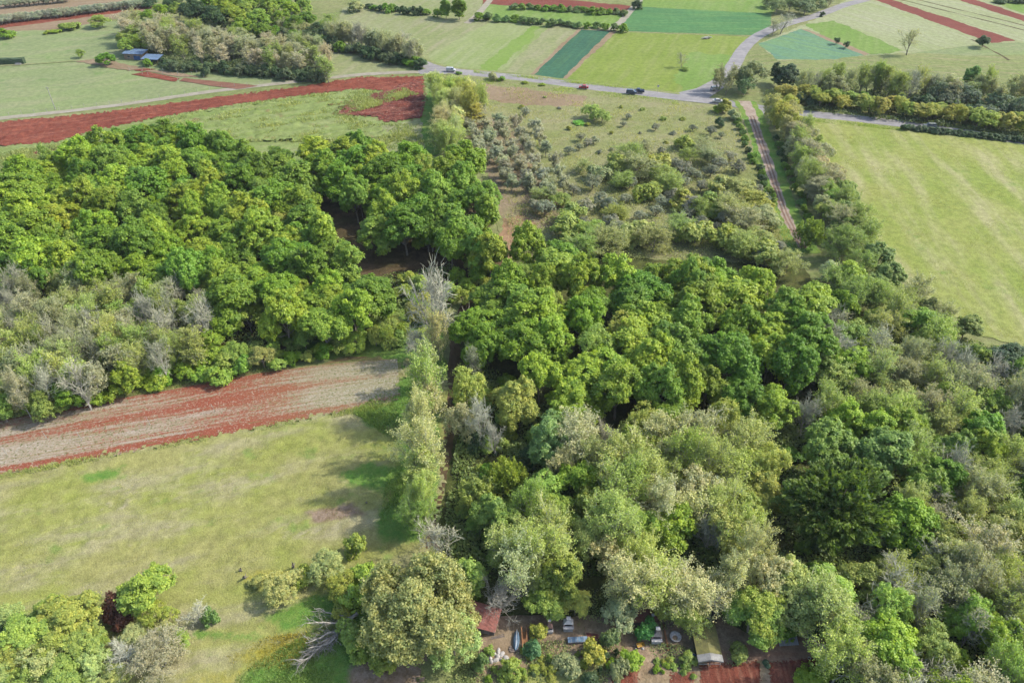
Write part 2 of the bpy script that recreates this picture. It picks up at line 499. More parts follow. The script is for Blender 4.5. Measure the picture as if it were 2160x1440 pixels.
for a in ([(540, 262), (575, 258), (588, 266), (560, 270)], [(600, 245), (660, 236), (668, 243), (620, 250)], [(60, 322), (120, 312), (128, 322), (70, 330)]):
    field("red_patch", a, m_rubble, jag=.8)
# tracks and roads
ribbon("gravel_track", [(-300, 275), (0, 250), (250, 222), (450, 193), (640, 171), (760, 158), (860, 153), (925, 152)], 3.6, m_gravel, jag=.25)
field("road_apron", [(1380, 200), (1430, 196), (1482, 184), (1510, 176), (1548, 176), (1492, 200), (1500, 213), (1440, 210)], m_road, jag=.1)
ribbon("side_road", [(1470, 203), (1500, 186), (1528, 166), (1550, 134), (1568, 104), (1600, 76), (1650, 54), (1720, 34), (1780, 12), (1830, -2), (1900, -28)], [10, 9, 7.5, 6.6, 6.2, 6.2, 6.2, 6.2, 6, 6, 6], m_road, jag=.12)
ribbon("road_verge", [(640, 80), (760, 104), (870, 128), (915, 143), (960, 151), (1100, 165), (1230, 182), (1350, 196), (1430, 206)], 11, m_scrub, jag=.6)
ribbon("road_verge", [(1600, 228), (1700, 240), (1800, 250), (1900, 262), (2000, 276), (2160, 298), (2500, 350)], 11, m_scrub, jag=.7)
ribbon("main_road", [(640, 80), (760, 104), (870, 128), (915, 143), (960, 151), (1100, 165), (1230, 182), (1350, 196), (1430, 206), (1520, 216), (1600, 228), (1700, 240), (1800, 250), (1900, 262), (2000, 276), (2160, 298), (2500, 350)], 6.8, m_road, jag=.08)
field("road_apron", [(1540, 216), (1600, 222), (1622, 236), (1606, 246), (1584, 244), (1566, 226)], m_road, jag=.1)
field("road_apron", [(880, 148), (925, 143), (960, 153), (930, 158), (886, 157)], m_road, jag=.1)
# orchard, right meadow, dirt track
field("orchard_floor", [(905, 168), (960, 160), (1100, 175), (1430, 214), (1540, 226), (1570, 240), (1640, 430), (1690, 540), (1600, 620), (1100, 600), (1050, 480), (1010, 330), (930, 300)], m_orch)
field("sandy_clearing", [(990, 175), (1080, 184), (1240, 206), (1230, 226), (1100, 222), (1020, 210)], m_brown, jag=1.5)
field("tilled_orchard", [(975, 250), (1060, 250), (1200, 430), (1170, 480), (1070, 480), (1020, 350)], ground_mat("tilled_orchard", A(170, 152, 124), A(158, 140, 110), A(160, 158, 110), 1.8, .05, (.1, .2), .6, .16), jag=1.0)
field("bare_earth", [(1060, 462), (1105, 455), (1135, 475), (1100, 520), (1060, 560), (1040, 560)], ground_mat("bare_earth", A(186, 150, 118), A(176, 140, 108), A(170, 160, 118), .3, .1, fine=.15), jag=.8)
field("hay_meadow", [(1680, 246), (1800, 257), (1900, 271), (2160, 306), (2600, 360), (3000, 900), (2160, 735), (2060, 705), (1900, 590), (1790, 480), (1730, 360)], m_meadow_r)
ribbon("track_verge", [(1570, 214), (1590, 250), (1606, 292), (1625, 350), (1642, 410), (1660, 460), (1680, 500), (1700, 535)], 9, m_lush, jag=.6)
ribbon("dirt_track", [(1570, 214), (1586, 244), (1601, 290), (1622, 350), (1641, 410), (1660, 460), (1681, 500), (1694, 524)], [5, 4.0, 3.6, 3.4, 3.1, 2.9, 2.7, 2.6], m_dirt, jag=.4)
for k in (-1, 1):
    ribbon("wheel_rut", [(1586 + 3.4 * k, 246), (1601 + 3.4 * k, 290), (1622 + 3.4 * k, 350), (1641 + 3.6 * k, 410), (1660 + 3.8 * k, 460), (1681 + 4 * k, 500), (1694 + 4 * k, 524)], .6, m_rut, jag=.15)
# wood floors
field("wood_floor", [(-300, 460), (0, 420), (330, 340), (600, 350), (790, 370), (1000, 390), (1030, 480), (1040, 590), (860, 680), (560, 760), (0, 840), (-300, 870)], m_litter, jag=1.0)
field("wood_floor", [(1000, 580), (1100, 540), (1690, 560), (1760, 640), (1900, 700), (2100, 735), (2600, 860), (2700, 1600), (1740, 1600), (1740, 1340), (1560, 1330), (1000, 1300), (925, 1130), (958, 740)], m_floor, jag=1.0)
field("brush_ground", [(560, 720), (840, 640), (930, 620), (945, 900), (905, 890), (860, 800), (830, 762), (720, 770)], m_lush, jag=1.0)
# striped red field
def stripe_mat():
    m, t, b = new_mat("striped_red_field")
    uv = N(t, "ShaderNodeUVMap", uv_map="UVMap")
    sp = N(t, "ShaderNodeSeparateXYZ")
    t.links.new(uv.outputs[0], sp.inputs[0])
    p = coords(t)
    mp = N(t, "ShaderNodeMapping"); mp.inputs["Scale"].default_value = (.05, 26, 1)
    t.links.new(uv.outputs[0], mp.inputs["Vector"])
    st = noise(t, mp.outputs[0], 1.0, 6, .65)
    mp2 = N(t, "ShaderNodeMapping"); mp2.inputs["Scale"].default_value = (.03, 3, 1)
    t.links.new(uv.outputs[0], mp2.inputs["Vector"])
    st2 = noise(t, mp2.outputs[0], 1.0, 4, .6)
    # v with wobble
    ad = N(t, "ShaderNodeMath", operation='MULTIPLY_ADD')
    t.links.new(st2, ad.inputs[0]); ad.inputs[1].default_value = .04
    sb = N(t, "ShaderNodeMath", operation='SUBTRACT'); t.links.new(sp.outputs[1], sb.inputs[0]); sb.inputs[1].default_value = .025
    t.links.new(sb.outputs[0], ad.inputs[2])
    cr = N(t, "ShaderNodeValToRGB")
    el = cr.color_ramp.elements
    # v = 0 at the far edge, 1 at the near edge; value = amount of bare red soil
    stops = [(0, .50), (.06, .42), (.12, .34), (.27, .30), (.33, .50), (.40, .56), (.46, .38), (.60, .24), (.74, .28), (.83, .32), (.87, .62), (.94, .68), (.985, .45), (1, .2)]
    el[0].position, el[1].position = stops[0][0], stops[-1][0]
    for s, v in stops[1:-1]: el.new(s)
    for e, (s, v) in zip(sorted(el, key=lambda e: e.position), stops): e.color = (v, v, v, 1)
    t.links.new(ad.outputs[0], cr.inputs[0])
    f = noise(t, p, 1.5, 6, .75)
    # red where amount + noise passes a threshold
    s1 = N(t, "ShaderNodeMath", operation='MULTIPLY_ADD'); t.links.new(st, s1.inputs[0]); s1.inputs[1].default_value = 1.1; t.links.new(cr.outputs[0], s1.inputs[2])
    s2 = N(t, "ShaderNodeMath", operation='MULTIPLY_ADD'); t.links.new(f, s2.inputs[0]); s2.inputs[1].default_value = 1.3; t.links.new(s1.outputs[0], s2.inputs[2])
    un = N(t, "ShaderNodeMath", operation='DIVIDE'); t.links.new(sp.outputs[0], un.inputs[0]); un.inputs[1].default_value = 118
    er = N(t, "ShaderNodeValToRGB"); ee = er.color_ramp.elements
    ee[0].position, ee[1].position = 0, 1
    for s, v in ((.3, .40), (.5, .50), (.66, .66), (.74, .60), (.82, .36)): ee.new(s)
    for e_, v in zip(sorted(ee, key=lambda e_: e_.position), (.36, .40, .50, .66, .60, .36, .18)): e_.color = (v, v, v, 1)
    t.links.new(un.outputs[0], er.inputs[0])
    end = N(t, "ShaderNodeMath", operation='SUBTRACT'); t.links.new(er.outputs[0], end.inputs[0]); end.inputs[1].default_value = .5
    s3 = N(t, "ShaderNodeMath", operation='ADD'); t.links.new(s2.outputs[0], s3.inputs[0]); t.links.new(end.outputs[0], s3.inputs[1])
    red = mixc(t, noise(t, p, .5, 4), A(172, 100, 74), A(160, 90, 68))
    straw = mixc(t, ramp(t, st, .4, .6), A(190, 172, 150), A(168, 158, 118))
    straw = mixc(t, ramp(t, f, .47, .60), straw, A(206, 198, 178))
    straw = mixc(t, ramp(t, noise(t, p, 2.0, 3, .6), .55, .63), straw, A(120, 122, 78))
    col = mixc(t, ramp(t, s3.outputs[0], 1.36, 1.76), straw, red)
    col = mixc(t, ramp(t, noise(t, p, 2.3, 4, .7), .56, .64, 0, .8), col, A(204, 192, 170))
    col = mixc(t, ramp(t, noise(t, coords(t, .28, (.25, 2.2, 1)), 1.0, 4, .6), .60, .70, 0, .7), col, A(134, 136, 88))
    pale = N(t, "ShaderNodeMapRange"); t.links.new(sp.outputs[0], pale.inputs["Value"])
    for k, v in (("From Min", 74), ("From Max", 112), ("To Min", 0), ("To Max", .28)): pale.inputs[k].default_value = v
    col = mixc(t, pale.outputs[0], col, A(172, 174, 124))
    f2 = noise(t, p, 4.0, 4, .7)
    col = scalec(t, col, ramp(t, f2, .3, .7, .8, 1.18))
    t.links.new(col, b.inputs["Base Color"])
    b.inputs["Roughness"].default_value = .95
    b.inputs["Specular IOR Level"].default_value = .1
    bump(t, b, f2, .6, .25)
    return m

def patch(name, top, bot, mat, jag=.1):
    """strip between two polylines of photo pixels (same count), with u in metres and v across"""
    T = [Vector(G(*p)) for p in top]; B = [Vector(G(*p)) for p in bot]
    rng = random.Random(5)
    _lay[0] += 1
    z = .0025 * _lay[0]
    vs, uv, fs, d = [], [], [], 0
    m = 10
    for i in range(len(T) - 1):
        for k in range(m + (i == len(T) - 2)):
            a, b = T[i].lerp(T[i + 1], k / m), B[i].lerp(B[i + 1], k / m)
            if vs: d += (Vector(vs[-2][:2]) - a).length
            j = (b - a).normalized() * rng.uniform(-jag, jag); j2 = (b - a).normalized() * rng.uniform(-jag, jag)
            vs += [(a.x + j.x, a.y + j.y, z), (b.x + j2.x, b.y + j2.y, z)]
            uv += [(d, 0), (d, 1)]
    for i in range(len(vs) // 2 - 1): fs.append((2 * i, 2 * i + 1, 2 * i + 3, 2 * i + 2))
    o = mesh_obj(name, vs, fs, mat)
    l = o.data.uv_layers.new(name="UVMap")
    for lp in o.data.loops: l.data[lp.index].uv = uv[lp.vertex_index]
    return tag(o, kind="structure")

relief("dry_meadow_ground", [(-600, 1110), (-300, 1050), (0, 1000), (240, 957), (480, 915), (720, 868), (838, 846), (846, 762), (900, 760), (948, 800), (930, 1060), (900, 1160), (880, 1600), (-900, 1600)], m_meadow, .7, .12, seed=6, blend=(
    ("lush_shade", [[(745, 872), (822, 848), (836, 800), (905, 790), (930, 880), (925, 1060), (885, 1150), (800, 1140), (790, 1090), (830, 1040), (740, 1030), (715, 1000), (780, 975), (838, 985), (840, 900), (780, 905)],  # greener grass outlined along the shade cast by hedgerow and trees
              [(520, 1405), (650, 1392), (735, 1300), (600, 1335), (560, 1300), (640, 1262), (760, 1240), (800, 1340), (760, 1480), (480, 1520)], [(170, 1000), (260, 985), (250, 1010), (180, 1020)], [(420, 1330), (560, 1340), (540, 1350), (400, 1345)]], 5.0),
    ("flower", [[(480, 1382), (560, 1350), (650, 1340), (668, 1372), (620, 1396), (510, 1405)], [(500, 1205), (640, 1195), (650, 1225), (520, 1235)], [(400, 1420), (520, 1410), (500, 1450), (380, 1450)]], 4.0),
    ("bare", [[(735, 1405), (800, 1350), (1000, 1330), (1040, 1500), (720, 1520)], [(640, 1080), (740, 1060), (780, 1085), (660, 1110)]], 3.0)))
blend_mat(m_meadow, (("lush_shade", A(112, 156, 66), A(132, 164, 76), .35), ("flower", A(172, 170, 82), A(190, 180, 74), .7), ("bare", A(176, 154, 132), A(150, 128, 100), .5)))  # first entry: green grass with the trees' shade painted into its colour
field("red_margin", [(-300, 925), (0, 872), (180, 852), (350, 815), (560, 782), (700, 762), (800, 750), (850, 765), (850, 800), (700, 790), (300, 850), (0, 900), (-300, 960)], ground_mat("red_margin", A(140, 146, 84), A(152, 142, 96), A(164, 124, 94), 0.28, .1, (.05, .4), .8, .2), jag=1.0)
patch("striped_field", [(-300, 945), (0, 888), (200, 849), (333, 828), (567, 785), (720, 766), (838, 758)],
      [(-300, 1056), (0, 1003), (240, 962), (400, 932), (600, 893), (740, 866), (846, 842)], stripe_mat())
ribbon("footpath", [(885, 1200), (905, 1110), (930, 1010), (945, 920), (954, 850), (957, 780), (965, 700), (985, 640), (1035, 580), (1070, 530)], 2.6, m_path, jag=.3)
field("garden_ground", [(1000, 1305), (1300, 1300), (1420, 1290), (1520, 1300), (1580, 1340), (1740, 1330), (1770, 1500), (985, 1500), (1010, 1380)], m_garden, jag=.5)
field("sandy_yard", [(1040, 1330), (1095, 1322), (1120, 1360), (1060, 1378), (1010, 1370)], m_brown, jag=.5)
field("sandy_yard", [(1560, 1362), (1730, 1340), (1745, 1368), (1700, 1392), (1490, 1400), (1500, 1380)], ground_mat("sandy_yard", A(178, 142, 116), A(168, 126, 100), A(184, 160, 138), .1, .2, fine=.2), jag=.5)
relief("dug_soil", [(1478, 1402), (1600, 1396), (1612, 1500), (1470, 1500)], m_soil, .22, .04, (1.62, 1.1, .04))
relief("dug_soil", [(1622, 1398), (1735, 1385), (1765, 1500), (1630, 1500)], m_soil, .22, .04, (1.62, 1.1, .04))
relief("dug_soil", [(1290, 1412), (1345, 1410), (1350, 1500), (1285, 1500)], m_soil, .22, .04, (1.62, 1.1, .04))
relief("dug_soil", [(1415, 1420), (1462, 1418), (1462, 1500), (1412, 1500)], m_soil, .22, .04, (1.62, 1.1, .04))
field("dry_grass_bed", [(1120, 1395), (1280, 1385), (1285, 1500), (1100, 1500)], m_meadow, jag=.6)
# vegetable garden by the blue roofed huts
field("vegetable_bed", [(274, 148), (300, 143), (330, 146), (300, 152)], m_redfield)
field("vegetable_bed", [(276, 158), (310, 152), (380, 166), (370, 173)], m_red, jag=.3)
field("vegetable_bed", [(378, 172), (388, 165), (545, 182), (500, 189)], ground_mat("raked_bed", A(150, 108, 88), A(140, 98, 80), A(160, 122, 100), .2, .1, fine=.1), jag=.3)
field("worn_ground", [(160, 130), (210, 124), (310, 146), (270, 150)], m_brown, jag=.8)
field("clear_patch", [(300, 150), (330, 149), (440, 165), (380, 163)], m_brown, jag=.5)
ribbon("cart_trail", [(-100, 147), (0, 140), (120, 132), (190, 126)], 2.0, m_pale, jag=.3)
# ------------------------------------------------------------------ vegetation prototypes
def rdirs(rng, n):
    v = rng.normal(size=(n, 3))
    return v / np.linalg.norm(v, axis=1, keepdims=True)

def leaf_quads(rng, P, Nn, L, Wd, up=None):
    """quads centred at P facing Nn; L, Wd arrays of half sizes; up = preferred long axis"""
    n = len(P)
    r = rdirs(rng, n) if up is None else up + rng.normal(size=(n, 3)) * .25
    a = np.cross(Nn, r); a /= np.linalg.norm(a, axis=1, keepdims=True) + 1e-9
    b = np.cross(Nn, a)
    if up is not None: a, b = b, a
    a *= L[:, None]; b *= Wd[:, None]
    bend = Nn * (L * .35)[:, None]
    return np.stack([P - a - bend * .5, P - b * 1.0 + a * .15, P + a - bend * .5, P + b * 1.0 + a * .15], axis=1)

def crown_lobes(rng, W, H, z0, nl, lr, low=-.35, rough=.18, point=0.0, boughs=9, bs=.30):
    """centres of the leaf tufts: spread over a handful of boughs of uneven size that together fill the crown"""
    a, c = W / 2, (H - z0) / 2
    bc, br = [np.array([0, 0, .25])], [bs * 1.35]
    k0 = rng.uniform(0, 6.28)
    for i in range(boughs):
        az = k0 + i * 2.4 + rng.uniform(-.5, .5)
        zz = rng.uniform(-.55, .72)
        rr = math.sqrt(max(.05, 1 - zz * zz)) * (1 - point * zz) * rng.uniform(.55, .80)
        bc.append(np.array([cos(az) * rr, sin(az) * rr, zz * .78])); br.append(bs * rng.uniform(.75, 1.35))
    bc.append(np.array([rng.normal() * .12, rng.normal() * .12, .66])); br.append(bs * rng.uniform(.8, 1.1))
    bc, br = np.array(bc), np.array(br)
    w = br ** 2; w /= w.sum()
    pick = rng.choice(len(bc), nl * 2, p=w)
    d = rdirs(rng, nl * 2); d[:, 2] += .25
    d /= np.linalg.norm(d, axis=1, keepdims=True)
    P = bc[pick] + d * (br[pick] * rng.uniform(.55, 1.05 + rough * .5, nl * 2))[:, None]
    # keep tufts of the outer part of the crown only
    ins = np.zeros(len(P))
    for q, r in zip(bc, br): ins += (np.linalg.norm(P - q, axis=1) < r * .72)
    P = P[ins < 1][:nl]
    P = P * np.array([a, a, c])
    P[:, 2] += z0 + c * .98
    P = P[P[:, 2] > z0 * .4 + low]
    return P

def tuft_leaves(rng, C, lr, npl, leaf, center, squash=.8, outward=.75, upb=.45, jit=.7, asp=.75):
    nl = len(C)
    d = rdirs(rng, nl * npl)
    Cc = np.repeat(C, npl, axis=0)
    lrr = np.repeat(lr * rng.uniform(.65, 1.3, nl), npl)
    out = Cc - center
    out /= np.linalg.norm(out, axis=1, keepdims=True) + 1e-9
    d = d + out * outward * .8 + np.array([0, 0, .25])
    d /= np.linalg.norm(d, axis=1, keepdims=True)
    rr = np.abs(rng.normal(.78, .28, len(d)))
    P = Cc + d * (lrr * rr)[:, None] * np.array([1, 1, squash])
    Nn = d * .8 + out * .3 + np.array([0, 0, upb]) + rng.normal(size=d.shape) * jit * .6
    Nn /= np.linalg.norm(Nn, axis=1, keepdims=True)
    L = leaf * rng.uniform(.6, 1.35, len(P))
    tint = np.repeat(rng.normal(.45, .16, nl), npl) + rng.normal(0, .14, len(P))
    return leaf_quads(rng, P, Nn, L, L * asp), np.clip(tint, 0, 1)

def tubes(segs, sides=4):
    """numpy tubes for many segments (p, q, r0, r1) -> quads array"""
    p = np.array([s[0] for s in segs], float); q = np.array([s[1] for s in segs], float)
    r0 = np.array([s[2] for s in segs]); r1 = np.array([s[3] for s in segs])
    d = q - p; d /= np.linalg.norm(d, axis=1, keepdims=True) + 1e-9
    u = np.cross(d, np.where(np.abs(d[:, 2:3]) > .9, [[1., 0, 0]], [[0, 0, 1.]])); u /= np.linalg.norm(u, axis=1, keepdims=True) + 1e-9
    w = np.cross(d, u)
    Q = []
    for i in range(sides):
        a, b = 2 * pi * i / sides, 2 * pi * (i + 1) / sides
        e0, e1 = u * cos(a) + w * sin(a), u * cos(b) + w * sin(b)
        Q.append(np.stack([p + e0 * r0[:, None], p + e1 * r0[:, None], q + e1 * r1[:, None], q + e0 * r1[:, None]], axis=1))
    return np.concatenate(Q)

def limb(rng, p, d, L, r0, r1, n, wob, up, segs):
    pts = [np.array(p, float)]
    d = np.array(d, float)
    for i in range(n):
        d = d + rng.normal(size=3) * wob + np.array([0, 0, up])
        d /= np.linalg.norm(d)
        q = pts[-1] + d * L / n
        a, b = r0 + (r1 - r0) * i / n, r0 + (r1 - r0) * (i + 1) / n
        segs.append((pts[-1], q, a, b))
        pts.append(q)
    return pts, d

def skeleton(rng, W, H, fork=.25, nmain=6, nsec=6, ntw=5, spread=.9, r=.2, tw=.035, up=.10, stems=1):
    """trunk, boughs, branches and twigs; returns thick segments, fine segments, twig tips"""
    thick, fine, tips = [], [], []
    for s in range(stems):
        b = rng.normal(size=2) * (.35 if stems > 1 else .0)
        lean = np.array([rng.normal() * .08 + b[0] * .3, rng.normal() * .08 + b[1] * .3, 1.0])
        tr, d = limb(rng, (b[0], b[1], -.3), lean, H * .72, r, r * .45, 6, .06, .03, thick)
        for i in range(nmain):
            f = fork + (1 - fork) * (i + rng.uniform(0, .8)) / nmain
            k = min(len(tr) - 2, int(f * (len(tr) - 1)))
            base = tr[k] + (tr[k + 1] - tr[k]) * (f * (len(tr) - 1) - k if f < 1 else .9)
            az = i * 2.4 + rng.uniform(-.5, .5) + s * 1.3
            tilt = spread * (1.15 - .75 * f)
            dm = np.array([cos(az) * tilt, sin(az) * tilt, .75 + .5 * f])
            dm /= np.linalg.norm(dm)
            L = (W * .5) * (1.15 - .35 * f) / max(.45, math.hypot(dm[0], dm[1])) * rng.uniform(.75, 1.05)
            L = min(L, (H - base[2]) / max(.2, dm[2]) * 1.0)
            mp, _ = limb(rng, base, dm, L, r * .5 * (1.1 - .5 * f), r * .14, 5, .13, up, thick)
            for j in range(nsec):
                g = .25 + .75 * (j + rng.uniform(0, .9)) / nsec
                kk = min(4, int(g * 5)); bb = mp[kk] + (mp[kk + 1] - mp[kk]) * min(1, (g * 5 - kk))
                dd = (mp[kk + 1] - mp[kk]); dd /= np.linalg.norm(dd)
                ds = dd * .6 + rng.normal(size=3) * .55 + np.array([0, 0, .15])
                ds /= np.linalg.norm(ds)
                sp, _ = limb(rng, bb, ds, L * .42 * (1.2 - .5 * g), r * .16, tw * 1.2, 4, .16, .05, fine)
                for m in range(ntw):
                    h = .2 + .8 * (m + rng.uniform(0, .9)) / ntw
                    k2 = min(3, int(h * 4)); b2 = sp[k2] + (sp[k2 + 1] - sp[k2]) * min(1, h * 4 - k2)
                    d2 = (sp[k2 + 1] - sp[k2]); d2 /= np.linalg.norm(d2)
                    d2 = d2 * .7 + rng.normal(size=3) * .5 + np.array([0, 0, .12]); d2 /= np.linalg.norm(d2)
                    tp, _ = limb(rng, b2, d2, L * .2, tw, tw * .5, 2, .15, .03, fine)
                    tips.append(tp[-1]); tips.append(tp[1])
    return thick, fine, np.array(tips)

PROTO = {}
def store(kind, name, Wd, H, trunk_me, crown_me, twig_frac=0):
    PROTO.setdefault(kind, []).append(dict(name=name, W=Wd, H=H, trunk=trunk_me, crown=crown_me, used=None))

def trunk_mesh(name, segs, sides=6):
    return quads_mesh(name, tubes(segs, sides), mats=[BARK])

def leafy(kind, name, seed, W, H, z0, nl, lr, npl, leaf, r=.25, **kw):
    rng = np.random.default_rng(seed)
    low = kw.pop("low", -.35); rough = kw.pop("rough", .2); point = kw.pop("point", 0)
    bo, bs = kw.pop("boughs", 9), kw.pop("bs", .3)
    C = crown_lobes(rng, W, H, z0, nl, lr, low, rough, point, bo, bs)
    cen = np.array([0, 0, z0 + (H - z0) * .3])
    V, tint = tuft_leaves(rng, C, lr, npl, leaf, cen, **kw)
    segs = []
    tp, _ = limb(rng, (0, 0, -.3), (rng.normal() * .05, rng.normal() * .05, 1), z0 + (H - z0) * .62, r, r * .3, 6, .05, .05, segs)
    for c in C[rng.permutation(len(C))[:22]]:
        b = tp[rng.integers(2, 6)]
        mid = (b + c) / 2 + np.array([0, 0, -.06 * W])
        segs += [(b, mid, r * .32, r * .2), (mid, c, r * .2, r * .06)]
    store(kind, name, W, H, trunk_mesh("trunk", segs), quads_mesh("crown", V, tint, [LEAF]))

def twiggy(kind, name, seed, W, H, leaf=.2, per=5, rad=.5, sides=3, asp=.8, **kw):
    rng = np.random.default_rng(seed)
    thick, fine, tips = skeleton(rng, W, H, **kw)
    V = tubes(fine, sides)
    midx = np.zeros(len(V), int); tint = np.full(len(V), .5)
    if per:
        nt_ = len(tips)
        d = rdirs(rng, nt_ * per)
        P = np.repeat(tips, per, axis=0) + d * (rad * rng.uniform(.1, 1, nt_ * per) ** .6)[:, None]
        Nn = d * .5 + np.array([0, 0, .5]) + rng.normal(size=d.shape) * .5
        Nn /= np.linalg.norm(Nn, axis=1, keepdims=True)
        L = leaf * rng.uniform(.6, 1.3, len(P))
        LV = leaf_quads(rng, P, Nn, L, L * asp)
        tt = np.clip(np.repeat(rng.normal(.45, .13, nt_), per) + rng.normal(0, .08, len(P)), 0, 1)
        # the leafy crown and, as its own piece of the same crown, the fine twigs
        V = np.concatenate([V, LV]); midx = np.concatenate([midx, np.ones(len(LV), int)]); tint = np.concatenate([tint, tt])
    cm = quads_mesh("crown", V, tint, [TWIG, LEAF], midx)
    store(kind, name, W, H, trunk_mesh("trunk", thick, 5), cm)

def sprays(kind, name, seed, W, H, z0, nl, lr, npl, leaf, r=.3, droop=-.2, asp=.22, point=.3, plume=False):
    rng = np.random.default_rng(seed)
    C = crown_lobes(rng, W, H, z0, nl, lr, -.5, .2, point)
    cen = np.array([0, 0, z0 + (H - z0) * .3])
    n = nl and len(C) * npl
    out = np.repeat(C - cen, npl, axis=0); out /= np.linalg.norm(out, axis=1, keepdims=True)
    along = out + rng.normal(size=out.shape) * .35 + np.array([0, 0, droop])
    if plume: along = np.array([0, 0, 1.0]) + out * .25 + rng.normal(size=out.shape) * .15
    along /= np.linalg.norm(along, axis=1, keepdims=True)
    # each clump is a frond: leaves strung along a direction of its own
    fd = np.repeat(along[::npl], npl, axis=0)
    s = rng.uniform(-1, 1, n)
    P = np.repeat(C, npl, axis=0) + fd * (s * lr * 1.3)[:, None] + rng.normal(size=(n, 3)) * (lr * .28 * (1.1 - np.abs(s)))[:, None]
    Nn = np.cross(along, rng.normal(size=along.shape)); Nn += np.array([0, 0, .4]); Nn /= np.linalg.norm(Nn, axis=1, keepdims=True)
    L = leaf * rng.uniform(.6, 1.3, n)
    V = leaf_quads(rng, P, Nn, L, L * asp * 2, up=along)
    tint = np.clip(np.repeat(rng.normal(.42, .2, len(C)), npl) + s * .3 + rng.normal(0, .1, n), 0, 1)
    segs = []
    tp, _ = limb(rng, (0, 0, -.3), (0, 0, 1), z0 + (H - z0) * .8, r, r * .2, 6, .03, .05, segs)
    for c in C[rng.permutation(len(C))[:24]]:
        b = tp[rng.integers(1, 6)]
        segs += [(b, c, r * .25, r * .06)]
    store(kind, name, W, H, trunk_mesh("trunk", segs), quads_mesh("crown", V, tint, [LEAF]))

def twig_mat():
    m, t, b = new_mat("twigs")
    oi = N(t, "ShaderNodeObjectInfo")
    mr = mixc(t, oi.outputs["Random"], (.25, .235, .175, 1), (.34, .325, .255, 1))
    c = mixc(t, .35, mr, oi.outputs["Color"])
    t.links.new(c, b.inputs["Base Color"])
    b.inputs["Roughness"].default_value = .9
    return m
TWIG = twig_mat()

for i in range(8):
    Wd = (11.5, 12.5, 13, 11, 12, 13.5, 10.5, 12)[i]
    leafy("oak", "broadleaf_tree", 10 + i, Wd, 15 + (i % 3) * .8, 2.4, 340, .84, 76, .245, r=.32, rough=.4, point=.18, upb=.6, boughs=8 + i % 4, jit=.9)
for i in range(6):
    leafy("fine", "light_crowned_tree", 30 + i, 9 + i * .5, 12.5, 1.6, 300, .72, 40, .17, r=.24, rough=.5, jit=1.0, squash=1.0, point=.2, upb=.6, boughs=9 + i % 3, bs=.27)
leafy("grand", "light_crowned_tree", 38, 18, 15.5, .8, 1500, .8, 46, .19, r=.5, rough=.9, jit=1.1, squash=1.0, point=.15, upb=.5, boughs=30, bs=.21, low=-1.5)
for i in range(5):
    twiggy("pale", "fresh_leafed_tree", 40 + i, 8 + (i % 3) * .8, 12.5, leaf=.14, per=9, rad=.65, nmain=14, nsec=8, ntw=4, fork=.18, spread=.95, stems=1 + i % 2)
for i in range(4):
    twiggy("bare", "bare_tree", 50 + i, 8 + i * .5, 12, leaf=.12, per=(1, 0, 2, 0)[i], rad=.4, nmain=9, nsec=8, ntw=6, fork=.2, spread=.85, tw=.04, r=.22, stems=1 + i % 2)
for i in range(4):
    leafy("shrub", "shrub", 60 + i, 4.4, 3.4, -.3, 95, .5, 42, .19, r=.1, low=-.4, rough=.4, boughs=6, bs=.36)
for i in range(3):
    leafy("olive", "olive_tree", 70 + i, 4.6, 4.4, .8, 110, .42, 42, .14, r=.22, rough=.25, jit=1.0, asp=.5, boughs=7, bs=.38)
for i in range(4):
    twiggy("poplar", "slender_tree", 80 + i, 4.4, 13, leaf=.14, per=6, rad=.5, nmain=15, nsec=5, ntw=4, fork=.15, spread=.5, r=.16, tw=.035, up=.2)
for i in range(3):
    twiggy("orchard", "orchard_tree", 90 + i, 5, 4.6, leaf=.14, per=12, rad=.5, nmain=7, nsec=6, ntw=4, fork=.2, spread=1.0, r=.13, tw=.028)
for i in range(2):
    sprays("plume", "plumed_evergreen", 100 + i, 9, 11, .6, 130, 1.5, 60, .3, plume=True, point=.25)
sprays("feather", "feathery_evergreen", 110, 17, 19, 1.0, 420, 1.25, 46, .42, r=.45, droop=-.05, point=.35)
for i in range(2):
    sprays("conifer", "dark_evergreen", 120 + i, 7, 10.5, .8, 120, 1.0, 60, .26, droop=-.3, point=.5)
for i in range(2):
    leafy("column", "columnar_tree", 130 + i, 5.5, 15, .6, 200, .7, 55, .26, r=.2, point=.35, low=-.9, boughs=14, bs=.3)

ORD = "first second third fourth fifth sixth seventh eighth ninth tenth eleventh twelfth thirteenth fourteenth fifteenth sixteenth seventeenth eighteenth nineteenth twentieth twenty-first twenty-second twenty-third twenty-fourth twenty-fifth twenty-sixth twenty-seventh twenty-eighth twenty-ninth thirtieth thirty-first thirty-second thirty-third thirty-fourth thirty-fifth thirty-sixth thirty-seventh thirty-eighth thirty-ninth fortieth forty-first forty-second forty-third forty-fourth forty-fifth forty-sixth forty-seventh forty-eighth forty-ninth fiftieth fifty-first fifty-second fifty-third fifty-fourth fifty-fifth fifty-sixth fifty-seventh fifty-eighth fifty-ninth sixtieth".split()
CAT = {"shrub": "shrub"}
RNG = random.Random(11)
TREES = []
KMUL = {'oak': 1.07, 'fine': 1.1, 'pale': 1.05, 'grand': .82, 'shrub': 1.1}

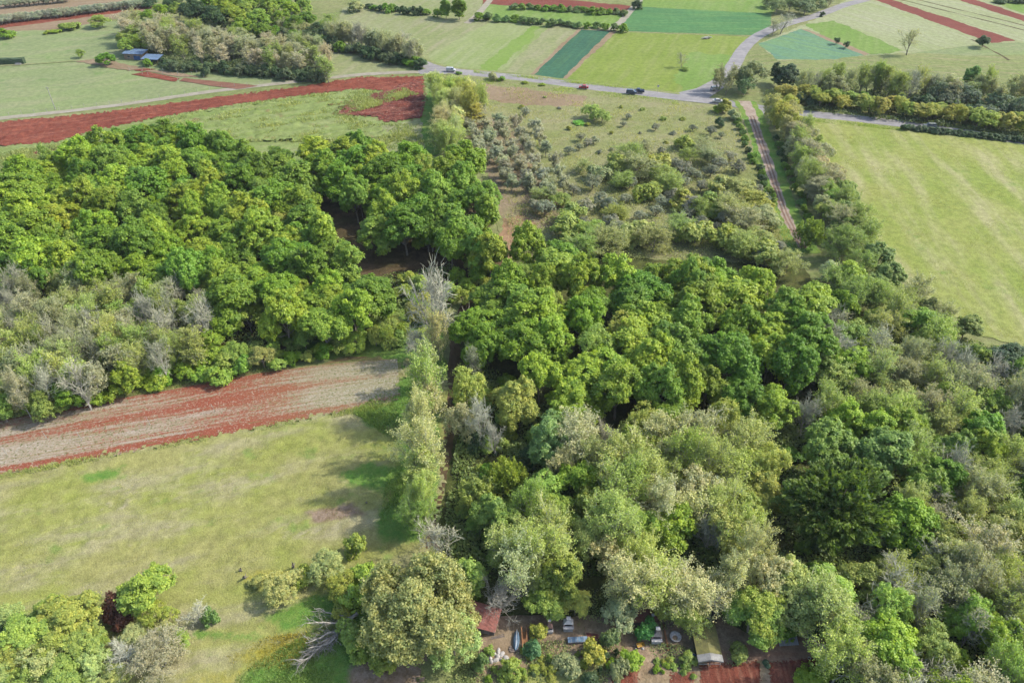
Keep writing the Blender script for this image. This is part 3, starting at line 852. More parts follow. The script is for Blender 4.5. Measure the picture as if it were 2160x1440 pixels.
def plant(kind, x, y, W, H, col, label, group, bark=(.20, .17, .13), rz=None, var=None, name=None, tilt=0.0):
    """one tree: an Empty at its foot that parents a trunk and a crown"""
    ps = PROTO[kind]
    p = ps[RNG.randrange(len(ps)) if var is None else var % len(ps)]
    nm = name or p["name"]
    if p["used"] is None:
        e = empty(nm, (x, y, 0))
        for n_, me in (("trunk", p["trunk"]), ("crown", p["crown"])):
            o = bpy.data.objects.new(n_, me); COL.objects.link(o); o.parent = e
        p["used"] = e
    else:
        src = p["used"]
        e = src.copy(); COL.objects.link(e)
        e.name = nm
        for ch in src.children:
            c = ch.copy(); COL.objects.link(c); c.parent = e
    e.location = (x, y, 0)
    e.rotation_euler = (tilt, 0, RNG.uniform(0, 2 * pi) if rz is None else rz)
    e.scale = (W / p["W"], W / p["W"], H / p["H"])
    for ch in e.children:
        crown = ch.data is p["crown"]
        if crown and kind in KMUL: col = tuple(v * KMUL[kind] for v in col)
        ch.color = (*(col if crown else bark), 1)
    if len(label.split()) > 16: label = label.replace(' from the ', ' from ', 1)
    for k in ("label", "category", "group", "kind"):
        if k in e: del e[k]
    tag(e, label, "shrub" if kind == "shrub" or H < 3.2 and kind != "olive" else "tree", group)
    TREES.append(e)
    return e

# leaf colours (base colours)
OAK = [((0.175, 0.276, 0.023), "mid green"), ((0.227, 0.326, 0.032), "fresh green"), ((0.134, 0.237, 0.023), "deep green"), ((0.239, 0.331, 0.032), "yellow green"), ((0.192, 0.304, 0.041), "clear green")]
PALE = [((0.261, 0.326, 0.077), "pale olive"), ((0.286, 0.341, 0.094), "straw coloured"), ((0.225, 0.318, 0.066), "soft green"), ((0.280, 0.326, 0.102), "beige")]
GREY = [((0.300, 0.317, 0.166), "greyish"), ((0.312, 0.330, 0.192), "ash grey"), ((0.275, 0.302, 0.141), "dusty")]
LIME = [((0.252, 0.330, 0.054), "lime green"), ((0.288, 0.347, 0.070), "yellow green"), ((0.223, 0.315, 0.059), "bright green")]
SILV = [((.255, .275, .205), "silvery"), ((.215, .24, .175), "grey green"), ((.285, .30, .235), "silver grey")]
DARK = [((0.058, 0.105, 0.038), "dark green"), ((0.072, 0.119, 0.054), "blackish green")]
YEL = [((0.313, 0.325, 0.058), "golden green"), ((0.336, 0.342, 0.079), "yellowish"), ((0.258, 0.299, 0.052), "olive yellow")]

PALEB = [(tuple(v * 1.22 for v in c), w) for c, w in PALE]
BUFF = [((.42, .43, .205), "buff"), ((.385, .40, .21), "greyish buff")]
def vary(c, k=.14):
    f = RNG.uniform(1 - k, 1 + k)
    return tuple(max(.01, v * f * RNG.uniform(.94, 1.06)) for v in c)

def at(px, py, H, frac=.55, base=False):
    return G(px, py, 0 if base else H * frac)

def one(kind, px, py, W, H, colset, label, group=None, base=False, var=None, **kw):
    """a single tree placed by the photo pixel of its crown's middle (or of its foot)"""
    x, y = at(px, py, H, base=base)
    c = colset[RNG.randrange(len(colset))][0] if isinstance(colset, list) else colset
    return plant(kind, x, y, W, H, vary(c, .06), label, group, var=var, **kw)

NOUN = {"oak": "broadleaf", "fine": "airy tree", "pale": "leafing tree", "bare": "bare tree", "shrub": "shrub", "olive": "olive tree", "poplar": "slender tree",
        "orchard": "orchard tree", "plume": "plumed evergreen", "conifer": "evergreen", "grand": "airy tree", "column": "columnar tree", "feather": "evergreen"}

def fill(poly, mix, spacing, hc, place, group, side, avoid=(), jit=.32, seed=1, stretch=.9, drop=0.0, rowoff=0):
    """rows of trees inside a region. poly: photo pixels at canopy height hc; mix: (kind, weight, W range, H range, colours);
    place: what the rows belong to; side: (landmark, +1 counts towards +X / -1 towards -X)"""
    rng = random.Random(seed)
    w = [G(*p, hc) for p in poly]
    y0, y1 = min(p[1] for p in w), max(p[1] for p in w)
    x0, x1 = min(p[0] for p in w), max(p[0] for p in w)
    rows, y, odd = [], y0 + spacing * .25, 0
    av = [[G(*p, 0) for p in a] for a in avoid]
    while y < y1:
        row, x = [], x0 + (odd % 2) * spacing * .5
        while x < x1:
            qx, qy = x + rng.uniform(-jit, jit) * spacing, y + rng.uniform(-jit, jit) * spacing
            if inside(w, qx, qy) and not any(inside(a, qx, qy) for a in av) and rng.random() >= drop:
                row.append((qx, qy))
            x += spacing
        if row: rows.append(sorted(row, key=lambda p: p[0] * side[1]))
        y += spacing * stretch; odd += 1
    tot = sum(m[1] for m in mix)
    for i, row in enumerate(rows):
        for j, (x, y) in enumerate(row):
            r = rng.random() * tot
            for m in mix:
                r -= m[1]
                if r <= 0: break
            kind, _, wr, hr, cs = m[:5]
            c, word = cs[rng.randrange(len(cs))]
            lab = f"{word} {NOUN[kind]}, {ORD[min(j, 39)]} from the {side[0]} in {ORD[i + rowoff]} row {place}"
            bk = (.34, .32, .28) if kind in ("bare", "pale", "poplar") else (.2, .17, .13)
            plant(kind, x, y, rng.uniform(*wr), rng.uniform(*hr), vary(c), lab, group, bark=bk)
    return rows
# ------------------------------------------------------------------ woods
oakmix = [("oak", 30, (9, 14.5), (11.5, 18), OAK), ("fine", 2, (7, 10), (11, 15), LIME + PALE[2:3]), ("column", 1, (6, 8), (14, 18), OAK)]
fill([(-160, 385), (0, 370), (140, 318), (330, 268), (470, 305), (600, 322), (640, 365), (628, 430), (700, 480), (742, 560), (835, 600), (842, 655), (700, 690), (560, 680), (430, 625), (250, 590), (0, 590), (-160, 600)],
     oakmix, 9.3, 9, "of the large wood", "broadleaf trees of the large wood", ("footpath", -1), seed=3)
fill([(662, 325), (745, 290), (800, 348), (1005, 342), (1042, 400), (1050, 540), (975, 555), (930, 505), (850, 505), (780, 495), (735, 420), (660, 365)],
     oakmix, 9.0, 9, "beside the olive grove", "broadleaf trees beside the olive grove", ("footpath", -1), seed=4)
fill([(975, 690), (985, 640), (1020, 605), (1095, 525), (1175, 525), (1250, 580), (1345, 558), (1560, 548), (1635, 595), (1715, 630), (1735, 700), (1715, 830), (1610, 880), (1480, 900), (1380, 910), (1290, 890), (1200, 850), (1120, 780), (1020, 750)],
     oakmix, 9.2, 9, "of the middle wood", "broadleaf trees of the middle wood", ("footpath", 1), seed=5)
# pale thicket at the near side of the large wood
fill([(-140, 610), (0, 600), (200, 590), (450, 645), (440, 740), (300, 790), (150, 830), (0, 860), (-140, 880)],
     [("poplar", 6, (4.4, 6.5), (9, 14), PALEB + GREY), ("pale", 3, (5.5, 8), (9, 13), PALEB + GREY), ("bare", 2, (4.5, 7.5), (10, 14), GREY), ("fine", 2, (5, 7.5), (7, 10), PALE), ("oak", 1, (6, 8), (8, 10), OAK)], 4.7, 6.5, "of the pale thicket", "trees of the pale thicket", ("large wood", -1), seed=6)
fill([(-140, 905), (0, 868), (180, 838), (330, 810), (450, 790), (572, 765), (568, 735), (330, 745), (180, 800), (0, 830), (-140, 870)],
     [("shrub", 5, (4, 6.5), (3, 5), [OAK[0], OAK[1], OAK[4]] + LIME[2:]), ("fine", 2, (5, 6.5), (5, 7), PALE)], 4.0, 2.5, "above the striped field", "shrubs above the striped field", ("footpath", -1), seed=7)
fill([(430, 600), (560, 590), (640, 640), (560, 690), (480, 690)], [("fine", 3, (6, 9), (7, 10), LIME), ("oak", 2, (7, 9), (8, 11), LIME)], 6.5, 6, "under the oaks", "small trees under the large wood", ("footpath", -1), seed=8)
fill([(545, 720), (600, 690), (760, 690), (850, 650), (870, 600), (925, 610), (900, 690), (850, 720), (740, 735), (640, 760), (575, 770)],
     [("shrub", 6, (3, 6), (2.0, 3.8), LIME + PALE[2:3] + OAK[:2]), ("fine", 2, (4, 6), (4.5, 6.5), PALE + LIME)], 4.0, 2, "of the brush patch", "shrubs of the brush patch", ("footpath", -1), seed=9, drop=.08)
# hedgerows along the footpath
one("bare", 905, 660, 12, 20, [((0.450, 0.446, 0.286), "")], "tall pale see-through tree standing beside the footpath above the grassy field end", var=3, bark=(.27, .25, .215))
one("bare", 880, 730, 7, 9, [((0.450, 0.446, 0.286), "")], "low dead tree with spreading white branches at the striped field corner", var=1, bark=(.27, .25, .215))
one("pale", 896, 825, 9, 16, [PALEB[0]], "tall pale olive tree beside the end of the striped red field")
one("pale", 888, 965, 9, 16.5, [BUFF[0]], "tall straw coloured tree below the pale olive tree beside the footpath", var=2)
one("fine", 884, 1040, 7.5, 12, [PALEB[3]], "beige tree at the foot of the tall straw coloured tree")
one("pale", 880, 1090, 5, 9, [PALE[2]], "slim green tree beside the dark bend of the footpath")
one("bare", 1000, 775, 6, 11, [GREY[1]], "thin grey bare tree beside the footpath at the middle wood edge", var=2)
one("fine", 985, 820, 8, 12, [PALEB[0]], "olive tree standing over the footpath opposite the pale olive tree")
one("fine", 975, 890, 7, 11, [BUFF[1]], "dusty beige tree standing over the footpath beside the dead snags", var=1)
one("bare", 1012, 900, 6, 12, [((0.450, 0.462, 0.312), "")], "white dead snag with forked arms beside the footpath", var=1, bark=(.27, .25, .215))
one("bare", 1045, 930, 4, 8, [((0.450, 0.462, 0.312), "")], "small white dead snag beside the lime green tree", var=3, bark=(.27, .25, .215))
one("shrub", 1000, 930, 4, 4.5, [DARK[0]], "dark shrub under the white dead snags")
one("oak", 1085, 850, 9.5, 14, [LIME[1]], "yellow green tree at the near corner of the middle wood")
one("oak", 1160, 930, 10, 14, [((0.210, 0.314, 0.098), "")], "soft green tree with a pale flank below the middle wood", var=2)
one("shrub", 1120, 960, 5, 5, [DARK[0]], "dark shrub between the snag and the soft green tree")
one("plume", 1070, 1010, 8, 9, [LIME[0]], "bright evergreen of upright plumes beside the footpath")
one("plume", 1010, 1050, 9, 8.5, [((0.255, 0.338, 0.091), "")], "broad plumed evergreen spreading over the footpath edge", var=1)
one("oak", 1045, 1090, 8, 11, [((0.210, 0.297, 0.065), "")], "olive green tree below the plumed evergreens")
one("bare", 925, 1135, 8, 10, [GREY[1]], "grey bare tree at the lower end of the footpath", var=0)
one("grand", 882, 1276, 18.8, 16, [((0.37, 0.42, 0.14), "")], "huge pale yellow green tree beside the red roofed shed")
one("fine", 955, 1345, 9, 9, [((0.307, 0.380, 0.130), "")], "light green tree between the huge pale tree and the sandy yard", var=2)
one("column", 990, 1215, 5, 10, [LIME[2]], "upright lime tree behind the red roofed shed")
# trees over the garden
fmix = [("fine", 3, (6, 10), (9, 13), PALEB + BUFF + YEL[2:]), ("pale", 8, (6.5, 10), (9, 13.5), PALEB + BUFF), ("oak", 2, (7, 9), (9, 12), [LIME[0], YEL[2], OAK[3]]), ("bare", 1, (5, 7), (8, 11), GREY)]
fill([(1130, 900), (1290, 925), (1500, 935), (1625, 960), (1640, 1010), (1630, 1180), (1500, 1180), (1290, 1190), (1130, 1180), (1060, 1150), (1110, 1040), (1190, 990)],
     fmix, 5.9, 6, "above the garden", "trees above the garden", ("footpath", 1), seed=12)
fill([(1060, 1150), (1130, 1180), (1350, 1190), (1480, 1190), (1500, 1180), (1640, 1180), (1720, 1300), (1560, 1310), (1540, 1280), (1430, 1245), (1330, 1250), (1230, 1240), (1130, 1240), (1075, 1230)],
     fmix, 6.0, 6, "at the garden edge", "trees at the garden edge", ("red roofed shed", 1), seed=13)
one("feather", 1765, 1055, 19, 19, [((0.108, 0.175, 0.03), "")], "great feathery dark green evergreen above the garden")
one("oak", 1745, 945, 10, 13, [((0.180, 0.281, 0.052), "")], "green broadleaf behind the great feathery evergreen")
one("oak", 1860, 960, 11, 13, [((0.180, 0.289, 0.065), "")], "rounded green broadleaf beyond the great feathery evergreen", var=3)
one("fine", 1540, 1120, 9, 12, [PALE[1]], "straw coloured tree above the tarpaulin shelter", var=3)
one("oak", 1590, 1300, 9, 9, [LIME[2]], "bright green tree beside the tarpaulin shelter")
one("fine", 1660, 1270, 9.5, 10, [((0.315, 0.380, 0.130), "")], "pale green tree over the corrugated sheet")
one("olive", 1305, 1290, 6.5, 6, [((0.315, 0.380, 0.221), "")], "silver leaved tree in the middle of the garden")
one("oak", 1150, 1265, 7, 7, [LIME[2]], "bright green tree behind the white barbecue chimney", var=1)
one("fine", 1215, 1275, 5.5, 6, [YEL[1]], "yellowish tree behind the two tier white barbecue")
one("bare", 1052, 1262, 6.5, 7, [((0.2, 0.2, 0.18), "")], "grey bare tree drooping over the red roofed shed", var=3)
one("pale", 1130, 1215, 5, 9, [PALE[3]], "beige tree behind the grey bare tree at the shed")
one("fine", 1400, 1260, 6.5, 7, [YEL[2]], "olive yellow tree over the brown roofed hut")
one("pale", 1455, 1300, 5, 6, [PALE[0]], "thin tree in front of the tarpaulin shelter roof")
one("shrub", 1365, 1325, 3.6, 3.4, [((0.083, 0.231, 0.058), "")], "dark glossy shrub beside the tall white barbecue")
one("shrub", 1330, 1390, 3.8, 2.6, [OAK[1]], "round green shrub on the dug red bed")
one("shrub", 1250, 1375, 4, 4, [YEL[0]], "golden green shrub in front of the cold frame")
one("shrub", 1135, 1330, 3, 2.6, [YEL[0]], "yellow shrub beside the orange timber frame")
one("shrub", 1125, 1365, 3, 2.8, [((0.120, 0.231, 0.091), "")], "blue green shrub beside the plank pile")
one("shrub", 1290, 1345, 3, 4.5, [((0.180, 0.231, 0.091), "")], "olive shrub beside the red pit")
one("shrub", 1305, 1410, 3, 3.6, [((0.225, 0.264, 0.130), "")], "dull green shrub at the garden bed corner")
one("shrub", 1350, 1335, 1.8, 1.6, [YEL[2]], "small yellowish shrub beside the dark glossy shrub")
one("shrub", 1195, 1400, 4, 2.6, [((0.255, 0.281, 0.130), "")], "dry looking shrub below the golden green one")
one("shrub", 1075, 1410, 3.6, 3, [LIME[2]], "bright shrub below the rubble heap")
one("shrub", 1015, 1395, 2.4, 4, [((0.150, 0.214, 0.065), "")], "narrow dark shrub beside the rubble heap")
one("shrub", 1245, 1430, 2.6, 2.4, [DARK[1]], "dark shrub at the lower end of the garden")
one("shrub", 1560, 1375, 3, 2.5, [PALE[0]], "dusty shrub beside the tarpaulin shelter")
one("shrub", 1450, 1390, 2.6, 2, [PALE[2]], "low weedy shrub below the blue barrel")
one("shrub", 1716, 1430, 5, 2.5, [OAK[3]], "sprawling shrub beside the dug red bed")
one("column", 1750, 1400, 3.2, 6, [OAK[1]], "narrow green tree at the corner of the dug bed")
# mixed wood along the hay meadow, down to the near corner
gmix = [("pale", 7, (6, 9), (8, 12), PALEB + GREY), ("fine", 3, (6, 9.5), (8, 12), PALE + LIME[:1] + PALEB[2:3]), ("oak", 4, (7, 10.5), (8, 12.5), OAK), ("bare", 2, (5, 8.5), (7, 11), GREY), ("shrub", 1, (4, 6), (4, 6), OAK)]
fill([(1745, 600), (1800, 575), (1870, 640), (1960, 700), (2060, 740), (2300, 800), (2340, 1100), (1920, 1100), (1890, 930), (1760, 900), (1735, 760)],
     gmix, 6.3, 6, "under the hay meadow", "trees under the hay meadow", ("middle wood", 1), seed=14)
fill([(1905, 1080), (2330, 1080), (2350, 1520), (1770, 1520), (1735, 1340), (1720, 1240), (1850, 1200)],
     gmix, 6.0, 6, "of the near corner", "trees of the near corner", ("garden", 1), seed=15)
for px, py, w in ((2125, 765, 11), (1990, 1010, 8), (2060, 920, 9)):
    one("oak", px, py, w, 11, [DARK[1] if px > 2100 else OAK[2]], {2125: "dark broad tree at the near edge of the hay meadow", 1990: "deep green tree in the tangle of bare trees", 2060: "deep green spreading tree over the brushwood"}[px])
for k, (px, py, w, h) in enumerate(((1990, 1060, 8, 9), (1775, 760, 7, 11), (1850, 745, 10, 12), (1700, 880, 6, 10), (1980, 1180, 7, 9), (1880, 1250, 8, 10), (2050, 1330, 7, 10))):
    one("bare", px, py, w, h, [GREY[1]], ["ash grey bare tree in a dark gap beside the feathery evergreen", "grey bare tree at the dark edge of the middle wood", "wide ash grey tree beside the middle wood corner",
        "white branched dead tree below the middle wood", "bare grey tree among the bright shrubs of the near corner", "pale grey tree below the great feathery evergreen", "greyish bare tree low in the near corner"][k], var=k, bark=(.27, .25, .215))
for k, (px, py) in enumerate(((1930, 1165), (1905, 1130), (1990, 1190), (1960, 1240))):
    one("shrub", px, py, 5, 5.5, [((0.105, 0.281, 0.065), "")], ["vivid green shrub beside the feathery evergreen", "vivid green shrub touching the feathery evergreen", "vivid green shrub among bare grey trees", "vivid green shrub over the dark hollow"][k])
# foreground cluster in the dry meadow
one("oak", 310, 1245, 8.5, 10, [LIME[0]], "tall lime green tree at the end of the meadow cluster")
one("oak", 150, 1310, 10.5, 7.5, [LIME[1]], "broad yellow green tree in the middle of the meadow cluster", var=2)
one("oak", 60, 1335, 8, 7, [LIME[1]], "yellow green tree beside the broad one in the meadow cluster", var=4)
one("shrub", 240, 1278, 4.2, 6, [((0.143, 0.058, 0.039), "")], "dark red leaved shrub between the lime green trees")
one("shrub", 258, 1308, 3.4, 4, [((0.150, 0.066, 0.042), "")], "low dark red shrub in front of the lime green trees")
one("shrub", 275, 1262, 4, 4.4, [LIME[0]], "lime shrub behind the dark red shrub")
one("bare", 410, 1295, 4.5, 5, [((0.495, 0.511, 0.377), "")], "whitish grey bare bush beside the dark shrub in the meadow", var=0, name="bare_shrub", bark=(.27, .25, .215))
one("shrub", 443, 1300, 2.8, 3.6, [((0.150, 0.247, 0.065), "")], "dark green shrub beside the whitish bare bush")
one("pale", 340, 1385, 6.5, 6, [((0.33, 0.34, 0.22), "")], "whitish twiggy tree at the near side of the meadow cluster", bark=(.29, .27, .24))
one("bare", 265, 1390, 5, 5, [((0.480, 0.495, 0.351), "")], "white branched bare tree below the red shrubs", var=1, bark=(.29, .27, .24))
one("fine", 290, 1350, 6, 5, [((0.360, 0.412, 0.182), "")], "pale green tree behind the white branched tree")
one("fine", 350, 1320, 4, 4, [((0.360, 0.412, 0.169), "")], "pale green bush beside the whitish bare bush", name="light_crowned_shrub")
one("fine", 90, 1400, 8, 6, [((0.330, 0.396, 0.156), "")], "greyish green tree at the near edge of the meadow cluster")
one("fine", 10, 1310, 6, 5, [((0.330, 0.396, 0.130), "")], "pale yellow tree at the outer end of the meadow cluster")
one("fine", 200, 1400, 6, 5, [((0.345, 0.412, 0.156), "")], "soft pale tree in front of the broad yellow green tree")
one("fine", 10, 1420, 6, 5, [((0.330, 0.396, 0.130), "")], "soft pale tree at the frame edge below the meadow cluster")
one("fine", 595, 1235, 7, 5.5, [((0.330, 0.363, 0.130), "")], "spreading thin tree among the yellow grass")
one("fine", 690, 1195, 6.5, 6, [((0.315, 0.355, 0.143), "")], "beige tree behind the huge pale tree")
one("shrub", 748, 1150, 4, 5, [LIME[2]], "bright green shrub tree beyond the huge pale tree")
one("shrub", 640, 1215, 4, 3, [YEL[2]], "olive yellow shrub beside the beige tree")
one("shrub", 545, 1225, 3, 1.6, [((0.285, 0.330, 0.091), "")], "low yellowish shrub beside the grey stumps")
one("fine", 720, 1235, 5.5, 6, [YEL[2]], "olive yellow tree touching the huge pale tree")
# orchard rows and olive grove
for r, (a, b, n) in enumerate((((985, 262), (1020, 335), 7), ((1012, 240), (1075, 395), 11), ((1050, 262), (1118, 395), 9), ((1085, 268), (1165, 420), 9), ((1128, 270), (1195, 400), 6))):
    for k in range(n):
        f = k / (n - 1)
        x, y = G(a[0] + (b[0] - a[0]) * f, a[1] + (b[1] - a[1]) * f, 2)
        plant("orchard", x + RNG.uniform(-.6, .6), y + RNG.uniform(-.6, .6), RNG.uniform(5.0, 6.6), RNG.uniform(4.2, 5.6), vary(RNG.choice([(.34, .36, .25), (.31, .34, .23), (.33, .34, .26)])),
              f"greyish orchard tree, {ORD[k]} from the main road in the {ORD[r]} planted row", "orchard trees in planted rows", bark=(.25, .22, .19))
olv = [(1108, 236), (1200, 318), (1226, 290), (1240, 300), (1222, 310), (1325, 246), (1383, 268), (1395, 316), (1360, 300), (1316, 262), (1253, 295), (1522, 285), (1462, 270), (1500, 276), (1320, 420), (1270, 420), (1285, 430),
       (1235, 435), (1210, 400), (1130, 435), (1150, 440), (1120, 395), (1075, 375), (1385, 445), (1395, 425), (1450, 470), (1460, 430), (1450, 450), (1442, 385), (1455, 365), (1480, 392), (1500, 360), (1515, 345), (1440, 355),
       (1425, 345), (1470, 370), (1530, 420), (1540, 330), (1420, 410), (1350, 455), (1300, 480), (1290, 470), (1185, 470), (1230, 470), (1400, 490), (1510, 480), (1600, 400), (1610, 420), (1560, 350), (1480, 470), (1250, 385), (1330, 385), (1530, 460), (1575, 480), (1640, 520), (1600, 540)]
olv.sort(key=lambda p: -p[1])
for k, (px, py) in enumerate(olv):
    s = RNG.uniform(3.6, 6.0) if py > 320 else RNG.uniform(2.4, 4.0)
    c, wd = SILV[RNG.randrange(3)]
    g = k // 8
    one("olive", px, py, s, s * .9, [(c, wd)], f"{wd} olive tree, {ORD[k % 8]} nearest of the {ORD[g]} band from the middle wood", "olive trees of the grove")
sh = [(1330, 330, 9), (1360, 320, 7), (1300, 345, 7), (1385, 345, 8), (1345, 355, 9), (1400, 365, 8), (1310, 380, 6), (1250, 235, 7), (1270, 245, 6), (1445, 300, 6), (1480, 310, 6), (1560, 400, 9), (1590, 430, 10), (1550, 440, 9), (1520, 395, 8), (1500, 430, 8), (1610, 455, 9),
      (1570, 470, 9), (1340, 490, 8), (1300, 455, 6), (1205, 450, 7), (1195, 480, 8), (1250, 490, 8), (1140, 410, 6), (1180, 420, 6), (1160, 390, 5), (1420, 480, 8), (1470, 490, 8), (1280, 515, 9), (1235, 525, 9), (1380, 510, 8), (1530, 500, 8), (1600, 505, 8), (1225, 350, 5), (1265, 365, 6), (1450, 330, 6), (1410, 390, 7), (1360, 405, 6), (1500, 330, 6), (1380, 395, 6),
      (1440, 420, 7), (1480, 440, 7), (1620, 540, 8), (1660, 560, 8), (1560, 520, 8)]
sh.sort(key=lambda p: -p[1])
for k, (px, py, w) in enumerate(sh):
    w *= 1.2
    kk = RNG.choice(["fine", "pale", "pale", "shrub"])
    c, wd = RNG.choice([YEL[2], PALE[1], PALE[0], PALE[2], PALE[3], GREY[2]])
    one(kk, px, py, w, w * .72, [(c, wd)], f"{wd} {NOUN[kk]}, {ORD[k % 9]} nearest of the {ORD[k // 9]} band among the olives", "scrub trees among the olives")
for k, (px, py) in enumerate(((1100, 225), (1180, 228), (1150, 205), (1310, 225), (1355, 230), (1400, 250), (1420, 280), (1440, 250), (1290, 280), (1350, 280), (1405, 300), (1240, 262), (1200, 270), (1265, 320), (1290, 315))):
    one("shrub", px, py, RNG.uniform(1.2, 2.6), RNG.uniform(.8, 1.6), [PALE[0], YEL[2], SILV[1]], f"small scattered bush, {ORD[k]} of those on the pale ground by the road", "small bushes on the pale orchard ground")
one("shrub", 1222, 259, 5, .9, [((0.135, 0.363, 0.039), "")], "flat patch of vivid green herbs on the pale ground", name="herb_patch")
# two hedge rows of slender trees between the wood and the orchard
for r, (pl, n) in enumerate((([(925, 180), (932, 235), (940, 310)], 15), ([(955, 185), (975, 215), (995, 245)], 7), ([(940, 185), (955, 235), (962, 300)], 13), ([(985, 190), (1000, 205), (1015, 220)], 5))):
    for k in range(n):
        f = k / (n - 1) * (len(pl) - 1); i = min(int(f), len(pl) - 2); f -= i
        x, y = G(pl[i][0] + (pl[i + 1][0] - pl[i][0]) * f, pl[i][1] + (pl[i + 1][1] - pl[i][1]) * f, 5)
        c, wd = (BUFF + PALEB[:2] + PALEB[3:])[RNG.randrange(5)] if r != 1 else YEL[RNG.randrange(3)]
        plant(RNG.choice(["poplar", "fine", "pale"]), x + RNG.uniform(-.8, .8), y + RNG.uniform(-.8, .8), RNG.uniform(5.5, 7.4), RNG.uniform(9, 12), vary(c), f"{wd} hedge tree, {ORD[k]} from the main road in the {ORD[r]} hedge row", "trees of the tall hedge rows")
# tree belt along the dirt track
belt = [(1610, 225), (1632, 255), (1650, 280), (1662, 310), (1672, 340), (1700, 350), (1690, 385), (1720, 390), (1740, 420), (1715, 430), (1765, 430), (1740, 455), (1790, 470), (1760, 480), (1810, 500), (1780, 520), (1850, 540), (1820, 560), (1880, 580), (1850, 600), (1930, 620),
        (1900, 650), (1960, 660), (1990, 680), (2040, 690), (1640, 220), (1680, 275), (1705, 310), (1645, 250), (1625, 240), (1690, 330), (1730, 365), (1760, 400), (1665, 290), (1675, 360), (1755, 440)]
belt += [(px + 9, py + 13) for px, py in belt if py < 480]
belt.sort(key=lambda p: p[1])
for k, (px, py) in enumerate(belt):
    if py < 275: cs, kk, h = YEL[1:2] + [((0.330, 0.330, 0.130), "tawny")], "fine", 10
    elif py < 400: cs, kk, h = [((.34, .33, .21), "beige"), ((.31, .31, .19), "pale buff"), PALE[0]], RNG.choice(["pale", "fine", "fine"]), 9
    else: cs, kk, h = [PALE[0], PALE[3], GREY[0], PALE[2]], RNG.choice(["pale", "fine", "pale", "oak"]), 8.5
    c, wd = cs[RNG.randrange(len(cs))]
    if kk == "oak": c, wd = (.2, .265, .08), "green"
    if py < 520: px += 21
    one(kk, px, py, RNG.uniform(6, 8.5), h * RNG.uniform(.85, 1.15), [(c, wd)], f"{wd} {NOUN[kk]}, {ORD[k]} from the crossroads in the belt between track and meadow", "trees of the belt along the dirt track")
one("plume", 1712, 492, 9, 8, [((0.180, 0.264, 0.046), "")], "rounded green tree where the dirt track disappears")
one("olive", 1750, 570, 6, 7, [((0.495, 0.544, 0.364), "")], "white flowering tree beyond the end of the dirt track")
one("oak", 1760, 395, 6, 7.5, [((0.195, 0.314, 0.052), "")], "bright green tree standing out of the belt along the dirt track")
k = 0
for (a, b, n) in (((1553, 255), (1632, 425), 15), ((1634, 290), (1714, 470), 13)):
    for i in range(n):
        f = i / (n - 1)
        c, wd = RNG.choice([DARK[0], ((0.112, 0.198, 0.052), "deep green"), OAK[2], PALE[2]])
        one("shrub", a[0] + (b[0] - a[0]) * f + RNG.uniform(-5, 5), a[1] + (b[1] - a[1]) * f, RNG.uniform(2.2, 3.4), RNG.uniform(1.8, 2.8), [(c, wd)], f"{wd} hedge shrub, {ORD[i]} from the crossroads on the {'grove' if n == 15 else 'meadow'} side of the track", "hedge shrubs along the dirt track")
one("column", 1528, 222, 5, 6, [YEL[0]], "golden green tree beside the white car at the crossroads")
one("shrub", 1548, 242, 5, 4, [((0.255, 0.330, 0.156), "")], "whitish flowering shrub at the head of the dirt track")
one("shrub", 1512, 230, 4, 2.4, [OAK[1]], "low green shrub in front of the white car at the crossroads")
one("shrub", 1518, 258, 3.5, 4, [DARK[1]], "dark pointed shrub near the head of the dirt track")
# belt of trees beyond the road, towards the edge of the picture
rb = []
one("fine", 1585, 155, 13, 13, [((0.195, 0.247, 0.111), "")], "big dull green tree at the crossroads beyond the road", var=1)
one("fine", 1572, 180, 8, 8, [((0.105, 0.181, 0.072), "")], "dark ivy covered tree at the crossroads", var=2)
for k, (px, py) in enumerate(((1515, 170), (1535, 172), (1522, 160), (1545, 160))):
    one("poplar", px, py, 4.5, 11, [GREY[2]], f"thin bare roadside tree, {ORD[k]} of those beside the white car on the side road", "thin bare trees at the side road", var=k, bark=(.16, .14, .12))
one("oak", 1662, 160, 10, 10, [DARK[1]], "blackish evergreen standing among the bare trees beyond the road")
one("column", 1638, 152, 5, 10, [DARK[1]], "narrow blackish evergreen beside the broad one")
for k in range(34):
    f = k / 33
    px, py = 1690 + 480 * f, 168 + 26 * f + RNG.uniform(-16, 12)
    kk = RNG.choice(["poplar", "poplar", "pale", "bare"])
    c, wd = RNG.choice([GREY[0], PALE[0], GREY[2], PALE[3]])
    one(kk, px, py, RNG.uniform(5, 8), RNG.uniform(8, 12), [(c, wd)], f"{wd} {NOUN[kk]}, {ORD[k]} from the crossroads in the tall row beyond the road", "tall thin trees beyond the road", bark=(.2, .18, .15))
for k in range(26):
    f = k / 25
    px, py = 1650 + 520 * f, 196 + 62 * f + RNG.uniform(-8, 6)
    c, wd = RNG.choice([YEL[0], YEL[1], LIME[1], YEL[1], LIME[1]])
    one("oak" if k % 3 else "fine", px, py, RNG.uniform(6.5, 9), RNG.uniform(5.5, 8), [(c, wd)], f"{wd} bushy tree, {ORD[k]} from the crossroads in the front row beyond the road", "bushy trees in front beyond the road", name="bushy_tree")
for k in range(20):
    f = k / 19
    px, py = 1660 + 510 * f, 205 + 40 * f + RNG.uniform(-8, 8)
    c, wd = RNG.choice([DARK[0], DARK[1], OAK[2]])
    one("shrub", px, py - 8, RNG.uniform(5, 7), RNG.uniform(3.5, 6), [(c, wd)], f"{wd} thicket shrub, {ORD[k]} from the crossroads between the two rows beyond the road", "thicket shrubs beyond the road")
